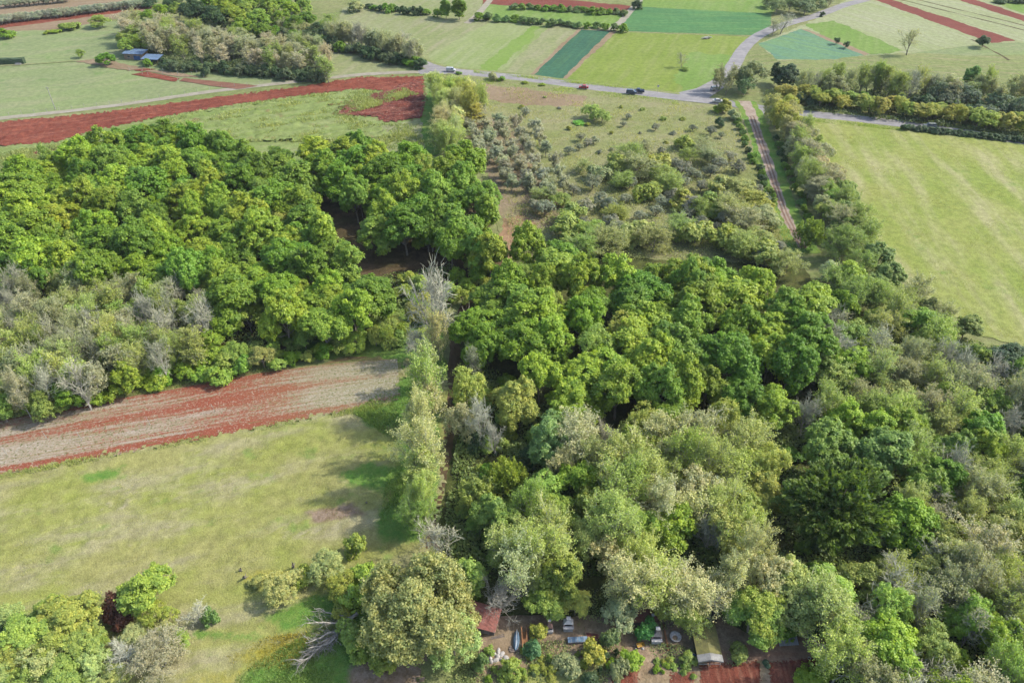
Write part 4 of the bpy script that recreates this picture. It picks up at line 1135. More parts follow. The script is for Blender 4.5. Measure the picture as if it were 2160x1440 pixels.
for k, (px, py, w, h) in enumerate(((1980, 195, 8, 9), (2030, 200, 11, 9), (2000, 215, 9, 7), (2110, 215, 10, 8), (2150, 225, 9, 9), (2080, 240, 9, 7))):
    one("olive", px, py, w, h, [((0.128, 0.173, 0.111), ""), ((0.150, 0.198, 0.117), "")], ["blue grey tree, nearest the crossroads of the dark group beyond the road", "widest blue grey tree of the dark group beyond the road", "low blue grey tree in front of the dark group", "blue grey tree behind the roadside hedge", "blue grey tree farthest from the crossroads in the dark group", "blue grey tree just above the roadside hedge"][k])
one("oak", 2050, 165, 7, 12, [((0.150, 0.247, 0.065), "")], "tall green tree rising over the dark group beyond the road")
for k in range(22):
    f = k / 21
    one("shrub", 1912 + 262 * f, 268 + 28 * f, 3.4, RNG.uniform(1.6, 2.4), [DARK[0], DARK[1]], f"dark roadside hedge plant, {ORD[k]} from the crossroads along the hay meadow", "roadside hedge plants along the hay meadow", name="hedge_plant")
# lone field trees
one("bare", 1920, 90, 11, 11, [((0.330, 0.346, 0.117), "")], "lone spreading tree with thin leaf on the field bank", var=2, bark=(.14, .12, .09))
one("oak", 2076, 86, 6, 6, [DARK[0]], "small dark leaning tree beside the red strip", tilt=.25)
for k, (px, py) in enumerate(((1764, 88), (1785, 96))):
    one("orchard", px, py, 4, 2.6, [DARK[0]], ["low dark field tree nearest the side road", "low dark field tree beside its twin in the crop"][k], bark=(.2, .13, .09))
one("bare", 1650, 52, 11, 9, [GREY[1]], "greyish bare tree leaning over the side road", var=0)
one("bare", 1632, 60, 8, 7, [GREY[0]], "smaller greyish bare tree at the side road verge", var=2)
for k, (px, py, w) in enumerate(((1640, 14, 10), (1668, 8, 11), (1700, 12, 12), (1725, 6, 10), (1690, -8, 11), (1650, -6, 9), (1750, 2, 8), (1625, 4, 8))):
    one("fine", px, py, w, w * .75, [((0.150, 0.206, 0.111), ""), ((0.195, 0.247, 0.117), ""), ((0.300, 0.314, 0.208), "")], f"dull green copse tree, {ORD[k]} of the copse beyond the side road bend", "copse trees beyond the side road")
one("shrub", 1735, 30, 3, 2.4, [DARK[1]], "dark shrub at the side road edge")
one("bare", 1440, 128, 5, 6, [GREY[2]], "thin grey tree standing alone in the lime field", name="slender_tree")
one("fine", 1445, 145, 4, 1.6, [LIME[2]], "green bush below the thin grey tree in the lime field", name="light_crowned_shrub")
for k, px in enumerate((2110, 2140, 2165)):
    one("shrub", px, 0, 7, 3, [DARK[1]], f"far dark hedge shrub, {ORD[k]} along the yellow field", "far hedge shrubs by the yellow field")
# hedge rows and poplars between the far fields
for k in range(17):
    f = k / 16
    px = 1010 + 305 * f
    if 0.20 < f < .24: continue
    one("shrub", px, 34 + 25 * f + RNG.uniform(-1.5, 1.5), RNG.uniform(4, 6.5), RNG.uniform(2.6, 4), [OAK[2], ((0.112, 0.190, 0.058), "")], f"deep green field shrub, {ORD[k]} from the field lane in the near far-field row", "near hedge row of the far fields")
for k in range(15):
    f = k / 14
    one("shrub", 1085 + 232 * f, 12 + 14 * f + RNG.uniform(-1.5, 1.5), RNG.uniform(4, 6.5), RNG.uniform(2.4, 3.8), [OAK[2], ((0.128, 0.198, 0.065), "")], f"green hedge shrub, {ORD[k]} along the red far field", "hedge row along the red far field")
one("column", 940, 16, 5.5, 11, [OAK[4]], "slimmer of the two poplars in the far pasture")
one("column", 968, 16, 7.5, 12, [OAK[2]], "stouter of the two poplars in the far pasture", var=1)
one("shrub", 922, 28, 5.5, 4, [OAK[2]], "dark round shrub beside the two far poplars")
for k in range(11):
    one("shrub", 778 + 12 * k, 14 + k * 1.1 + RNG.uniform(-2, 2), RNG.uniform(4, 6), RNG.uniform(2, 4.5), [DARK[0], OAK[2]], f"dark hedge shrub, {ORD[k]} from the far tree belt towards the poplars", "dark far hedge shrubs")
one("shrub", 748, 14, 9, 5, [GREY[2]], "greyish bush at the end of the dark far hedge")
for k, px in enumerate((1040, 1235)):
    pass
one("shrub", 1040, 162, 4.5, 3, [GREY[2]], "greyish roadside bush standing above the orchard")
one("shrub", 1058, 166, 3.6, 1.8, [OAK[2]], "low green roadside bush beside the greyish one")
one("shrub", 968, 154, 2.6, 1.2, [OAK[2]], "small roadside bush just below the white van")
one("shrub", 1108, 174, 2.6, 1.2, [OAK[1]], "small green roadside tuft beyond the greyish bush", name="roadside_tuft")
one("shrub", 1144, 178, 3, 1.2, [OAK[1]], "wide green roadside tuft below the teal field", name="roadside_tuft")
one("shrub", 1345, 10, 6, 4.5, [DARK[0]], "dark tree shaped shrub beside the emerald field lane")
# grove of bare poplars by the huts
gp = [(270 + (420 * f), 96 + 50 * f) for f in [i / 44 for i in range(45)]]
for k, (px, py) in enumerate(gp):
    c, wd = RNG.choice([GREY[0], ((.40, .375, .26), "pale brown"), ((.37, .365, .24), "brownish"), PALE[0]])
    one("poplar", px + RNG.uniform(-6, 6), py - 16 + RNG.uniform(-16, 14), RNG.uniform(5, 7), RNG.uniform(9, 12.5), [(c, wd)], f"{wd} grove tree, {ORD[min(k, 39)]} from the blue roofs", "slender grove trees by the huts", bark=(.16, .15, .12))
for k, (px, py) in enumerate(gp):
    c, wd = RNG.choice([GREY[0], ((.40, .375, .26), "pale brown"), ((.37, .365, .24), "brownish"), PALE[0]])
    one(RNG.choice(["pale", "poplar"]), px + RNG.uniform(-4, 4) - 5, py - 42 + 10 * k / 44 + RNG.uniform(-12, 12), RNG.uniform(5.5, 7.5), RNG.uniform(8, 11), [(c, wd)], f"{wd} tree of the grove back row, {ORD[min(k, 39)]} from the blue roofs", "grove back row trees", bark=(.3, .28, .24))
for k in range(30):
    f = k / 29
    one("shrub", 345 + 330 * f, 138 + 24 * f + RNG.uniform(-7, 2), RNG.uniform(4, 6), RNG.uniform(3, 5.5), [((0.098, 0.140, 0.065), ""), ((0.135, 0.181, 0.072), ""), DARK[0]], f"dark undergrowth shrub, {ORD[k]} from the huts along the grove foot", "dark shrubs at the foot of the grove")
for k, (px, py) in enumerate(((262, 80), (278, 90), (298, 88), (318, 92), (285, 75), (265, 98))):
    one("oak", px, py, 7, 8, [OAK[1], LIME[2]], f"fresh green tree at the grove end, {ORD[k]} of those behind the blue roofs", "green trees at the grove end", name="grove_tree")
one("oak", 222, 124, 8.5, 5.5, [OAK[2]], "dark spreading tree in the pasture before the huts")
one("fine", 170, 112, 4.5, 4, [LIME[2]], "small yellow green tree in the pasture beside the worn ground")
one("shrub", 310, 132, 4, 3.4, [OAK[2]], "green shrub between the two blue roofed huts")
# dense far belt and the bare row that follows it to the road
k = 0
for (px, py, w, h, kk, c) in ((405, 22, 14, 13, "oak", DARK[0]), (420, 30, 13, 12, "oak", DARK[0]), (340, 24, 9, 8, "oak", OAK[1]), (375, 20, 9, 9, "oak", LIME[2]), (318, 34, 10, 7, "oak", OAK[0]), (452, 36, 13, 12, "oak", DARK[0]), (470, 18, 12, 12, "oak", OAK[1]),
        (495, 32, 13, 12, "oak", OAK[1]), (520, 22, 12, 12, "oak", LIME[2]), (545, 40, 12, 11, "oak", OAK[4]), (565, 18, 12, 12, "oak", LIME[0]), (510, 55, 10, 9, "oak", OAK[1]), (550, 62, 10, 8, "oak", OAK[2]), (590, 40, 11, 9, "oak", OAK[0]), (620, 48, 10, 9, "fine", OAK[2]), (610, 22, 11, 10, "oak", OAK[1]),
        (480, 4, 13, 12, "oak", OAK[0]), (530, 2, 13, 12, "oak", OAK[1]), (440, 6, 13, 12, "oak", OAK[0]), (585, 4, 12, 11, "oak", OAK[4]), (650, 40, 10, 8, "oak", OAK[2]), (640, 14, 9, 8, "oak", LIME[2]), (665, 62, 9, 8, "fine", DARK[0]), (632, 2, 5, 11, "column", DARK[1]), (690, 74, 9, 8, "fine", DARK[0]), (275, 40, 11, 6, "fine", LIME[2]), (212, 44, 11, 6, "fine", LIME[2]), (290, 30, 5, 4, "fine", LIME[2]),
        (360, 6, 10, 8, "fine", DARK[0]), (315, 2, 9, 6, "shrub", DARK[1]), (380, -6, 12, 9, "oak", DARK[0]), (148, 55, 9, 3.4, "shrub", LIME[2]), (8, 70, 9, 4.5, "shrub", OAK[2]), (100, 68, 4, 1.6, "shrub", OAK[1]), (118, 66, 5, 1.6, "shrub", OAK[1])):
    one(kk, px, py, w, h, [c], f"{c[1]} {NOUN[kk]}, {ORD[k]} of the dense belt beyond the grove", "trees of the dense far belt", base=False); k += 1
for k in range(26):
    f = k / 25
    px, py = 560 + 330 * f, 62 + 72 * f
    one("shrub", px + RNG.uniform(-4, 4), py + RNG.uniform(-4, 4), RNG.uniform(5, 7), RNG.uniform(3, 5.5), [DARK[0], ((0.105, 0.148, 0.065), ""), OAK[2]], f"dark hedge shrub, {ORD[k]} of the long hedge running down to the road", "dark hedge shrubs running to the road")
for k in range(28):
    f = k / 27
    px, py = 690 + 195 * f, 70 + 46 * f
    kk = RNG.choice(["poplar", "bare", "poplar", "pale"])
    one(kk, px, py - 8 + RNG.uniform(-8, 8), RNG.uniform(5.5, 8), RNG.uniform(7, 11), [GREY[0], GREY[1], GREY[2]], f"greyish hedge tree, {ORD[k]} of the thin row running down to the road", "thin hedge trees running to the road", bark=(.26, .24, .21))
for k in range(12):
    one(RNG.choice(["pale", "fine"]), 620 + RNG.uniform(-40, 90), 40 + 5 * k * .6 + RNG.uniform(-8, 8) - 10, RNG.uniform(6, 8), RNG.uniform(5, 7), [PALE[0], GREY[2], PALE[2]], f"pale scrub tree, {ORD[k]} from the blackish evergreens behind the long hedge", "pale scrub trees behind the long hedge")
for k in range(44):
    f = k / 43
    one("olive", -30 + 335 * f, 44 - 38 * f + RNG.uniform(-1.5, 1.5), 6.5, RNG.uniform(3.6, 4.6), [((0.300, 0.338, 0.254), ""), ((0.330, 0.371, 0.273), "")], f"grey field olive, {ORD[min(k, 39)]} from the frame edge along the red field edge", "grey olives along the red field edge")
for k in range(14):
    one("olive", 10 + 10 * k, 8 - k * .9, 6, 4, [((0.300, 0.338, 0.254), "")], f"grey field olive, {ORD[k]} of the farther short row", "grey olives of the farther row")

for k, (px, py, w, h, c) in enumerate(((40, 1375, 7, 6, LIME[1]), (120, 1360, 7, 7, LIME[1]), (180, 1355, 6, 6, PALE[0]), (205, 1372, 5, 4, LIME[0]), (140, 1425, 7, 6, PALE[2]), (60, 1430, 7, 5, PALE[0]), (240, 1430, 5, 4, PALE[3]), (330, 1300, 6, 6, LIME[0]), (100, 1290, 5, 6, LIME[1]), (375, 1350, 4, 4, PALE[2]), (0, 1360, 6, 6, DARK[0]))):
    one("fine" if k % 2 else "oak", px, py, w, h, [c], ["yellow green tree low at the frame edge of the meadow cluster", "yellow green tree behind the greyish green one in the meadow cluster", "pale olive tree between the broad tree and the red shrubs", "lime tree just in front of the red shrubs", "soft green tree lowest in the meadow cluster", "pale olive tree at the lower frame edge", "beige tree below the white branched bare tree",
        "lime green tree leaning on the tall one of the cluster", "yellow green tree on the far side of the broad one", "small soft green tree beside the whitish bare bush", "dark tree at the frame edge in the meadow cluster"][k])
for k in range(36):
    px, py = RNG.uniform(965, 1120), RNG.uniform(790, 1190)
    c, wd = RNG.choice([OAK[2], YEL[2], PALE[2], LIME[2]])
    one("shrub", px, py, RNG.uniform(2.5, 4.5), RNG.uniform(1.5, 3.2), [(c, wd)], f"{wd} brushwood shrub beside the footpath above the garden", "brushwood shrubs beside the footpath")
for k in range(30):
    px, py = RNG.uniform(1660, 1900), RNG.uniform(1150, 1330) if k % 2 else RNG.uniform(860, 960)
    c, wd = RNG.choice([OAK[2], OAK[0], PALE[2], DARK[0]])
    one("shrub", px, py, RNG.uniform(3, 5), RNG.uniform(1.8, 3.6), [(c, wd)], f"{wd} brushwood shrub around the great feathery evergreen", "brushwood shrubs around the great evergreen")

for k, (px, py, w, h) in enumerate(((925, 712, 6, 12), (902, 765, 6.5, 13), (905, 850, 7, 14), (890, 905, 7.5, 15), (884, 930, 6, 13), (880, 1000, 7, 14), (892, 1062, 6, 11), (870, 870, 4, 8), (868, 1075, 4.5, 7))):
    one("poplar" if k % 3 else "pale", px, py, w * .85, h * 1.12, [PALEB[0], BUFF[0], PALEB[3]], f"slim pale hedgerow tree, {ORD[k]} down the footpath from the see-through tree", "slim hedgerow trees between meadow and footpath")
for k, (px, py, w, h) in enumerate(((735, 1330, 4, 4), (752, 1372, 4, 3.4), (745, 1262, 5, 5), (770, 1220, 5, 5), (805, 1400, 4, 3), (720, 1285, 3.5, 2.6))):
    one("shrub", px, py, w, h, [YEL[2], LIME[0], PALE[2]], f"bushy undergrowth shrub at the skirt of the huge pale tree", "shrubs at the skirt of the huge pale tree")

for k in range(34):
    px, py = RNG.uniform(1000, 1300), RNG.uniform(1372, 1440)
    one("shrub", px, py, RNG.uniform(.8, 1.9), RNG.uniform(.6, 1.5), [OAK[0], YEL[2], PALE[2], LIME[2], DARK[0]], "small leafy plant in the weedy beds below the yard", "small plants in the weedy beds", name="garden_plant")
for k in range(14):
    px, py = RNG.uniform(1370, 1470), RNG.uniform(1385, 1432)
    one("shrub", px, py, RNG.uniform(.6, 1.3), RNG.uniform(.5, 1.0), [OAK[0], YEL[2], PALE[2]], "small leafy plant on the beds below the tall white barbecue", "small plants below the barbecue", name="garden_plant")

one("oak", 902, 505, 7, 8, [OAK[1]], "small fresh green tree standing before the brown forest opening")
one("fine", 985, 505, 9, 11, [YEL[2]], "olive yellow tree at the corner of the brown forest opening")
one("oak", 1030, 520, 8, 11, [OAK[3]], "yellow green tree between the forest opening and the bare orchard earth")
for k, (px, py) in enumerate(((965, 580), (985, 600), (1010, 585), (1025, 600), (945, 615), (975, 625), (860, 590), (850, 615), (885, 600), (1000, 560), (1035, 570), (1010, 625))):
    one("fine" if k % 2 else "shrub", px, py, RNG.uniform(4.5, 6.5), RNG.uniform(3.5, 5.5), [PALEB[2], LIME[0], OAK[1], YEL[2]], f"leafy shrub, {ORD[k]} of those around the head of the footpath", "shrubs around the head of the footpath", name="footpath_shrub")
# ------------------------------------------------------------------ things
M = {}
def pm(key, *a, **k):
    M[key] = plain_mat(key, *a, **k); return M[key]
pm("white_wall", A(214, 210, 204), dirt=(3, .6, A(150, 140, 128))); pm("grey_stone", A(150, 140, 134), var=.3); pm("red_sheet", A(216, 130, 112), .6, dirt=(1.2, .54, A(206, 168, 148)), wave=(1.6, .25, 'X'))
pm("brown_sheet", A(138, 86, 72), .6, dirt=(2, .5, A(118, 100, 72)), wave=(1.6, .1, 'X')); pm("grey_sheet", A(186, 186, 190), .5, dirt=(1.5, .6, A(160, 140, 126)), wave=(2.2, .08, 'X'))
pm("blue_sheet", A(120, 150, 184), .5, wave=(1.2, .08, 'X')); pm("blue_wall", A(62, 104, 158), .7); pm("tan_wall", A(176, 150, 126), .8); pm("moss_tarp", A(134, 128, 66), .85, dirt=(1.2, .5, A(112, 112, 60))); pm("grey_tarp", A(164, 162, 156), .8)
pm("steel", A(150, 150, 152), .4, .5); pm("blue_plastic", A(36, 96, 160), .35); pm("orange_wood", A(176, 120, 72), .8); pm("old_wood", A(132, 118, 108), .9, var=.4, scale=6); pm("yellow", A(206, 160, 50), .5); pm("orange", A(214, 150, 80), .6)
pm("pale_blue", A(130, 160, 184), .5); pm("dark", A(40, 40, 42), .6); pm("black_gap", A(30, 28, 26), .9); pm("glass", (.03, .04, .05, 1), .08); pm("rubber", (.02, .02, .02, 1), .8); pm("rim", (.4, .4, .42, 1), .35, .7)
pm("lamp_glass", (.7, .7, .68, 1), .15); pm("tail_red", (.35, .02, .02, 1), .25); pm("post_white", A(190, 188, 178), .8); pm("stone", A(206, 200, 192), .9, var=.25, scale=3); pm("pink_brick", A(176, 136, 120), .9, var=.3, scale=5); pm("stump", A(150, 140, 138), .9, var=.4, scale=5)
pm("dark_red", A(120, 60, 50), .9); pm("clip_hedge", (.035, .06, .025, 1), .9, var=.5, scale=4)

def car(px, py, ang, body, kind, name, label, L=4.3, Wd=1.78, H=1.5):
    """kind: hatch, suv, pickup, van, saloon. ang: heading in the place, degrees from +X"""
    x, y = G(px, py, .7)
    e = empty(name, (x, y, .40), radians(ang))
    tag(e, label, "car" if kind not in ("van", "pickup") else kind)
    h = H
    top = {"hatch": [(-.48, .60), (-.44, .97), (.12, 1.0), (.30, .62)], "saloon": [(-.34, .62), (-.20, .98), (.10, 1.0), (.28, .62)], "suv": [(-.49, .60), (-.46, .98), (.10, 1.0), (.26, .64)],
           "pickup": [(-.12, .62), (-.10, .99), (.12, 1.0), (.26, .62)], "van": [(-.49, .58), (-.485, 1.0), (.22, 1.0), (.36, .62)]}[kind]
    low = [(-.5, .20), (-.5, .56), (-.48, .62), (.28, .62), (.47, .52), (.5, .42), (.5, .20)]
    mb = MB()
    def prism(prof, w0, w1):
        n = len(prof)
        vs = [(a * L, -w0 / 2 if b < .63 else -w1 / 2, b * h) for a, b in prof] + [(a * L, w0 / 2 if b < .63 else w1 / 2, b * h) for a, b in prof]
        fs = [tuple(range(n)), tuple(range(2 * n - 1, n - 1, -1))] + [(i, i + n, (i + 1) % n + n, (i + 1) % n) for i in range(n)]
        mb.add(vs, fs)
    prism(low, Wd, Wd)
    prism(top, Wd * .96, Wd * .80)
    if kind == "pickup":
        for s in (-1, 1): mb.box((-.31 * L, s * Wd * .46, .66 * h), (.36 * L, .09, .12 * h))
    b = mb.build("body", plain_mat("car_paint", body, .25, .1, .04), e, bevel=.04)
    bm = bmesh.new(); bm.from_mesh(b.data); bmesh.ops.recalc_face_normals(bm, faces=bm.faces[:]); bm.to_mesh(b.data); bm.free()
    (ax, az), (bx, bz), (cx, cz), (dx, dz) = top
    def win(P):
        o = mesh_obj("window", P, [(0, 1, 2, 3)], M["glass"], e)
    q = lambda a, c, f: a + (c - a) * f
    for s in (-1, 1):
        yl, yh = s * Wd * .485, s * Wd * .408
        xs0, xs1 = q(ax, bx, .2), q(dx, cx, .2); xt0, xt1 = q(ax, bx, .85), q(dx, cx, .85)
        f0, f1 = .2 / 1, .85
        y0, y1 = q(yl, yh, f0), q(yl, yh, f1)
        if kind == "van": xs0 = xt0 = .08
        m0, m1 = (xs0 + xs1) / 2, (xt0 + xt1) / 2
        for (u0, u1, v0, v1) in ((xs0, m0 - .008, xt0, m1 - .008), (m0 + .008, xs1, m1 + .008, xt1)):
            win([(u0 * L, y0, q(.62, 1, f0) * h), (u1 * L, y0, q(.62, 1, f0) * h), (v1 * L, y1, q(.62, 1, f1) * h), (v0 * L, y1, q(.62, 1, f1) * h)])
    for (u, v, sx) in ((dx, cx, 1), (ax, bx, -1)):
        if kind == "van" and sx < 0: continue
        a0, a1 = q(u, v, .15) * L + sx * .015, q(u, v, .88) * L + sx * .015
        win([(a0, -Wd * .42, .675 * h), (a0, Wd * .42, .675 * h), (a1, Wd * .37, .955 * h), (a1, -Wd * .37, .955 * h)])
    for sx in (-.31, .30):
        for s in (-1, 1):
            w = MB().tube((sx * L, s * Wd * .36, .31), (sx * L, s * Wd * .505, .31), .31, n=14).build("wheel", M["rubber"], e)
            MB().tube((sx * L, s * Wd * .50, .31), (sx * L, s * Wd * .515, .31), .18, n=12).build("rim", M["rim"], w)
    for s in (-1, 1):
        MB().box((.492 * L, s * Wd * .36, .47 * h), (.06, .30, .12)).build("headlight", M["lamp_glass"], e)
        MB().box((-.499 * L, s * Wd * .41, .50 * h), (.04, .22, .16)).build("taillight", M["tail_red"], e)
    return e

car(951, 149, -10, A(222, 222, 220), "van", "parked_van", "white van on the main road at the upper track junction", 4.3, 1.75, 1.75)
car(1231, 185, 172, A(196, 44, 44), "saloon", "red_car", "red car on the main road below the teal field", 4.2)
car(1332, 196, -9, A(86, 100, 118), "suv", "grey_car", "blue grey car on the main road, in front of the dark pickup", 4.6, 1.85, 1.75)
car(1347, 193.5, 171, A(40, 58, 88), "pickup", "dark_pickup", "dark blue pickup on the main road beside the grey car", 4.9, 1.85, 1.75)
car(1509, 188, 20, A(226, 224, 220), "hatch", "white_car", "white car waiting on the side road beside thin bare trees", 4.2)
car(1514, 214.5, -8, A(228, 226, 224), "saloon", "white_saloon", "white car on the crossroads beside the golden green tree", 4.5)
car(1672, 237, 150, A(34, 38, 44), "hatch", "black_car", "black car coming out from behind the tawny trees", 4.2)
car(1960, 267, 174, A(150, 156, 152), "suv", "silver_car", "silver grey car behind the dark roadside hedge", 4.7, 1.85, 1.7)

def post(px, py, h, r, mat, name, label, group=None, lean=(0, 0), cat="post"):
    x, y = G(px, py)
    b = MB().tube((0, 0, -.2), (lean[0], lean[1], h), r, r * .85, 8)
    b.tube((lean[0], lean[1], h), (lean[0] * 1.01, lean[1] * 1.01, h + .03), r * .85, r * .4, 8)
    o = b.build(name, mat); o.location = (x, y, 0)
    return tag(o, label, cat, group)

# utility pole in the pasture
x, y = G(117, 231)
e = empty("utility_pole", (x, y, 0)); tag(e, "pale concrete utility pole standing alone in the green pasture", "utility pole")
MB().tube((0, 0, -.2), (0, 0, 9.5), .17, .11, 10).build("pole", M["post_white"], e)
c = MB().box((0, 0, 8.9), (1.7, .1, .12)).build("crossarm", M["steel"], e)
for s in (-.7, 0, .7): MB().lathe((s, 0, 8.96), [(.05, 0), (.08, .06), (.04, .14), (.06, .2)], 8).build("insulator", M["white_wall"], c)
# round mirror at the road
x, y = G(1387, 194)
e = empty("road_mirror", (x, y, 0)); tag(e, "white round roadside sign at the edge of the lime field", "road sign")
MB().tube((0, 0, -.2), (0, 0, 2.2), .05, .05, 8).build("post", M["steel"], e)
MB().tube((0, -.02, 2.5), (0, .05, 2.5), .5, .5, 20).build("disc", M["white_wall"], e)
post(1499, 191, 2.0, .14, M["dark"], "bollard", "dark post beside the white car on the side road")
# field fence posts of the pasture
k = 0
for i in range(26):
    f = i / 25
    px = 20 + 660 * f
    py = np.interp(px, [0, 250, 450, 640, 700], [247, 218, 189, 167, 162])
    post(px, py, 1.5, .07, M["post_white"], "fence_post", f"pale fence post, {ORD[i]} from the frame edge along the upper gravel track", "fence posts along the upper gravel track"); k += 1
for i, (px, py) in enumerate(((274, 150), (301, 150), (301, 157), (318, 148), (344, 158), (376, 158), (386, 153), (405, 160), (376, 173), (430, 164), (313, 160), (345, 152), (415, 155))):
    post(px, py, 1.7, .08, M["post_white"], "garden_post", f"white garden post, {ORD[i]} around the vegetable beds by the huts", "white posts around the vegetable beds")
for i, (px, py) in enumerate(((318, 897), (394, 916), (454, 870), (174, 930), (100, 926), (16, 960))):
    post(px, py, 2.6, .05, M["post_white"], "field_stake", ["thin pale stake near the middle of the striped field", "thin pale stake nearest the dry meadow in the striped field", "thin pale stake nearest the footpath in the striped field", "thin stake at the pale part of the striped field", "stake beside the far red band of the striped field", "stake at the frame edge in the striped field"][i], lean=(-.35, .1), cat="stake")
# blue roofed huts
def hut(px, py, L, D, H, ang, wall, roof, name, label, door=True, slope=.12, over=.5, open_front=False):
    x, y = G(px, py)
    e = empty(name, (x, y, 0), radians(ang)); tag(e, label, "hut")
    if open_front:
        for i in (-1, 1):
            for j in (-1, 1): MB().box((i * L * .46, j * D * .44, H / 2), (.16, .16, H)).build("post", M["old_wood"], e)
        MB().box((0, D * .46, H * .5), (L * .9, .12, H)).build("back_wall", wall, e)
    else:
        MB().box((0, 0, H / 2), (L, D, H - .02)).build("wall", wall, e)
        if door:
            d = MB().box((L * .18, -D / 2 - .03, 1.0), (L * .34, .06, 2.0)).build("door", M["blue_wall"], e)
            MB().box((L * .32, -D / 2 - .08, 1.0), (.06, .05, .2)).build("handle", M["steel"], d)
            w = MB().box((-L * .25, -D / 2 - .03, 1.4), (1.1, .06, .8)).build("window", M["glass"], e)
            MB().box((-L * .25, -D / 2 - .07, .96), (1.3, .12, .08)).build("sill", M["white_wall"], w)
    a, b, t = L / 2 + over, D / 2 + over, .1
    z0, z1 = H + .02, H + slope * D + .02
    r = mesh_obj("roof", [(-a, -b, z0), (a, -b, z0), (a, b, z1), (-a, b, z1), (-a, -b, z0 + t), (a, -b, z0 + t), (a, b, z1 + t), (-a, b, z1 + t)],
                 [(3, 2, 1, 0), (4, 5, 6, 7), (0, 1, 5, 4), (1, 2, 6, 5), (2, 3, 7, 6), (3, 0, 4, 7)], roof, e)
    return e
hut(289, 123, 9.5, 5, 2.8, -8, M["tan_wall"], M["blue_sheet"], "blue_roofed_hut", "tan walled hut with blue sheet roof and blue door", slope=.10)
hut(324, 133, 7.5, 5, 2.5, -8, M["blue_wall"], M["blue_sheet"], "blue_roofed_shelter", "open blue roofed shelter beside the tan walled hut", open_front=True, slope=.10)
def lump(name, px, py, d, mat, label, cat, group=None, seed=0, rz=0, z=0):
    """a rounded irregular body"""
    x, y = G(px, py)
    bm = bmesh.new(); bmesh.ops.create_icosphere(bm, subdivisions=3, radius=1)
    rng = np.random.default_rng(seed); kk = rdirs(rng, 8); am = rng.uniform(-.18, .22, 8)
    for v in bm.verts:
        s = 1 + float(np.maximum(0, kk @ np.array(v.co.normalized())) ** 3 @ am)
        v.co = Vector((v.co.x * s * d[0] / 2, v.co.y * s * d[1] / 2, max(-.2, v.co.z * s) * d[2]))
    me = bpy.data.meshes.new(name); bm.to_mesh(me); bm.free(); me.materials.append(mat)
    o = bpy.data.objects.new(name, me); COL.objects.link(o); o.location = (x, y, z); o.rotation_euler.z = rz
    return tag(o, label, cat, group)
# orange water trough and white trailer by the grove
e = empty("orange_trough", (*G(402, 150), 0)); tag(e, "orange tub standing on the grass below the grove", "tub")
MB().lathe((0, 0, 0), [(.85, 0), (1.1, .9), (1.15, .95), (1.0, .95), (.8, .2)], 18).build("basin", M["orange"], e)
for s in (-1, 1): MB().tube((s * 1.13, -.2, .8), (s * 1.13, .2, .8), .05).build("handle", M["steel"], e)
e = empty("covered_trailer", (*G(423, 145), 0), .2); tag(e, "small white trailer with grey cover at the grove foot", "trailer")
MB().box((0, 0, .8), (3.0, 1.7, .6)).build("body", M["white_wall"], e, bevel=.05)
MB().add([(-1.5, -.85, 1.1), (1.5, -.85, 1.1), (1.5, .85, 1.1), (-1.5, .85, 1.1), (-1.3, 0, 1.8), (1.3, 0, 1.8)], [(0, 1, 5, 4), (2, 3, 4, 5), (1, 2, 5), (3, 0, 4)]).build("cover", M["grey_tarp"], e)
for s in (-1, 1): MB().tube((0, s * .75, .35), (0, s * .93, .35), .35, n=14).build("wheel", M["rubber"], e)
MB().tube((1.5, 0, .55), (2.6, 0, .5), .05).build("drawbar", M["steel"], e)
# clipped hedge with a grey gate at the frame edge
xh = G(28, 135)
mb = MB()
bm = bmesh.new(); bmesh.ops.create_cube(bm, size=1); bmesh.ops.subdivide_edges(bm, edges=bm.edges[:], cuts=9, use_grid_fill=True)
rng = random.Random(4)
for v in bm.verts: v.co = Vector((v.co.x * 17 + rng.uniform(-.12, .12), v.co.y * 2.2 + rng.uniform(-.2, .2), (v.co.z + .5) * 2.5 + rng.uniform(-.15, .15)))
me = bpy.data.meshes.new("clipped_hedge"); bm.to_mesh(me); bm.free(); me.materials.append(M["clip_hedge"])
o = bpy.data.objects.new("clipped_hedge", me); COL.objects.link(o); o.location = (xh[0] - 3, xh[1], 0); o.rotation_euler.z = .05
tag(o, "dark clipped hedge block alone in the pasture", "hedge")
e = empty("stone_trough", (*G(39, 137), 0), .1); tag(e, "pale grey trough in front of the dark clipped hedge", "trough")
MB().box((0, 0, .25), (2.6, .9, .5)).build("basin", M["stone"], e, bevel=.04)
for s in (-1, 1): MB().box((0, s * .4, .65), (2.6, .12, .3)).build("rim", M["stone"], e)
# wreck in the lime field
e = empty("broken_cart", (*G(1490, 82), 0), .25); tag(e, "pale heap of broken boards in the lime field", "debris")
rng = random.Random(3)
for i in range(7):
    MB().box((rng.uniform(-1.6, 1.6), rng.uniform(-.8, .8), .35 + .12 * i), (rng.uniform(2.4, 5), .35, .08), rng.uniform(-.9, .9)).build("board", M["post_white"], e)
MB().box((0, 0, .18), (2.8, 1.6, .36)).build("frame", M["old_wood"], e)

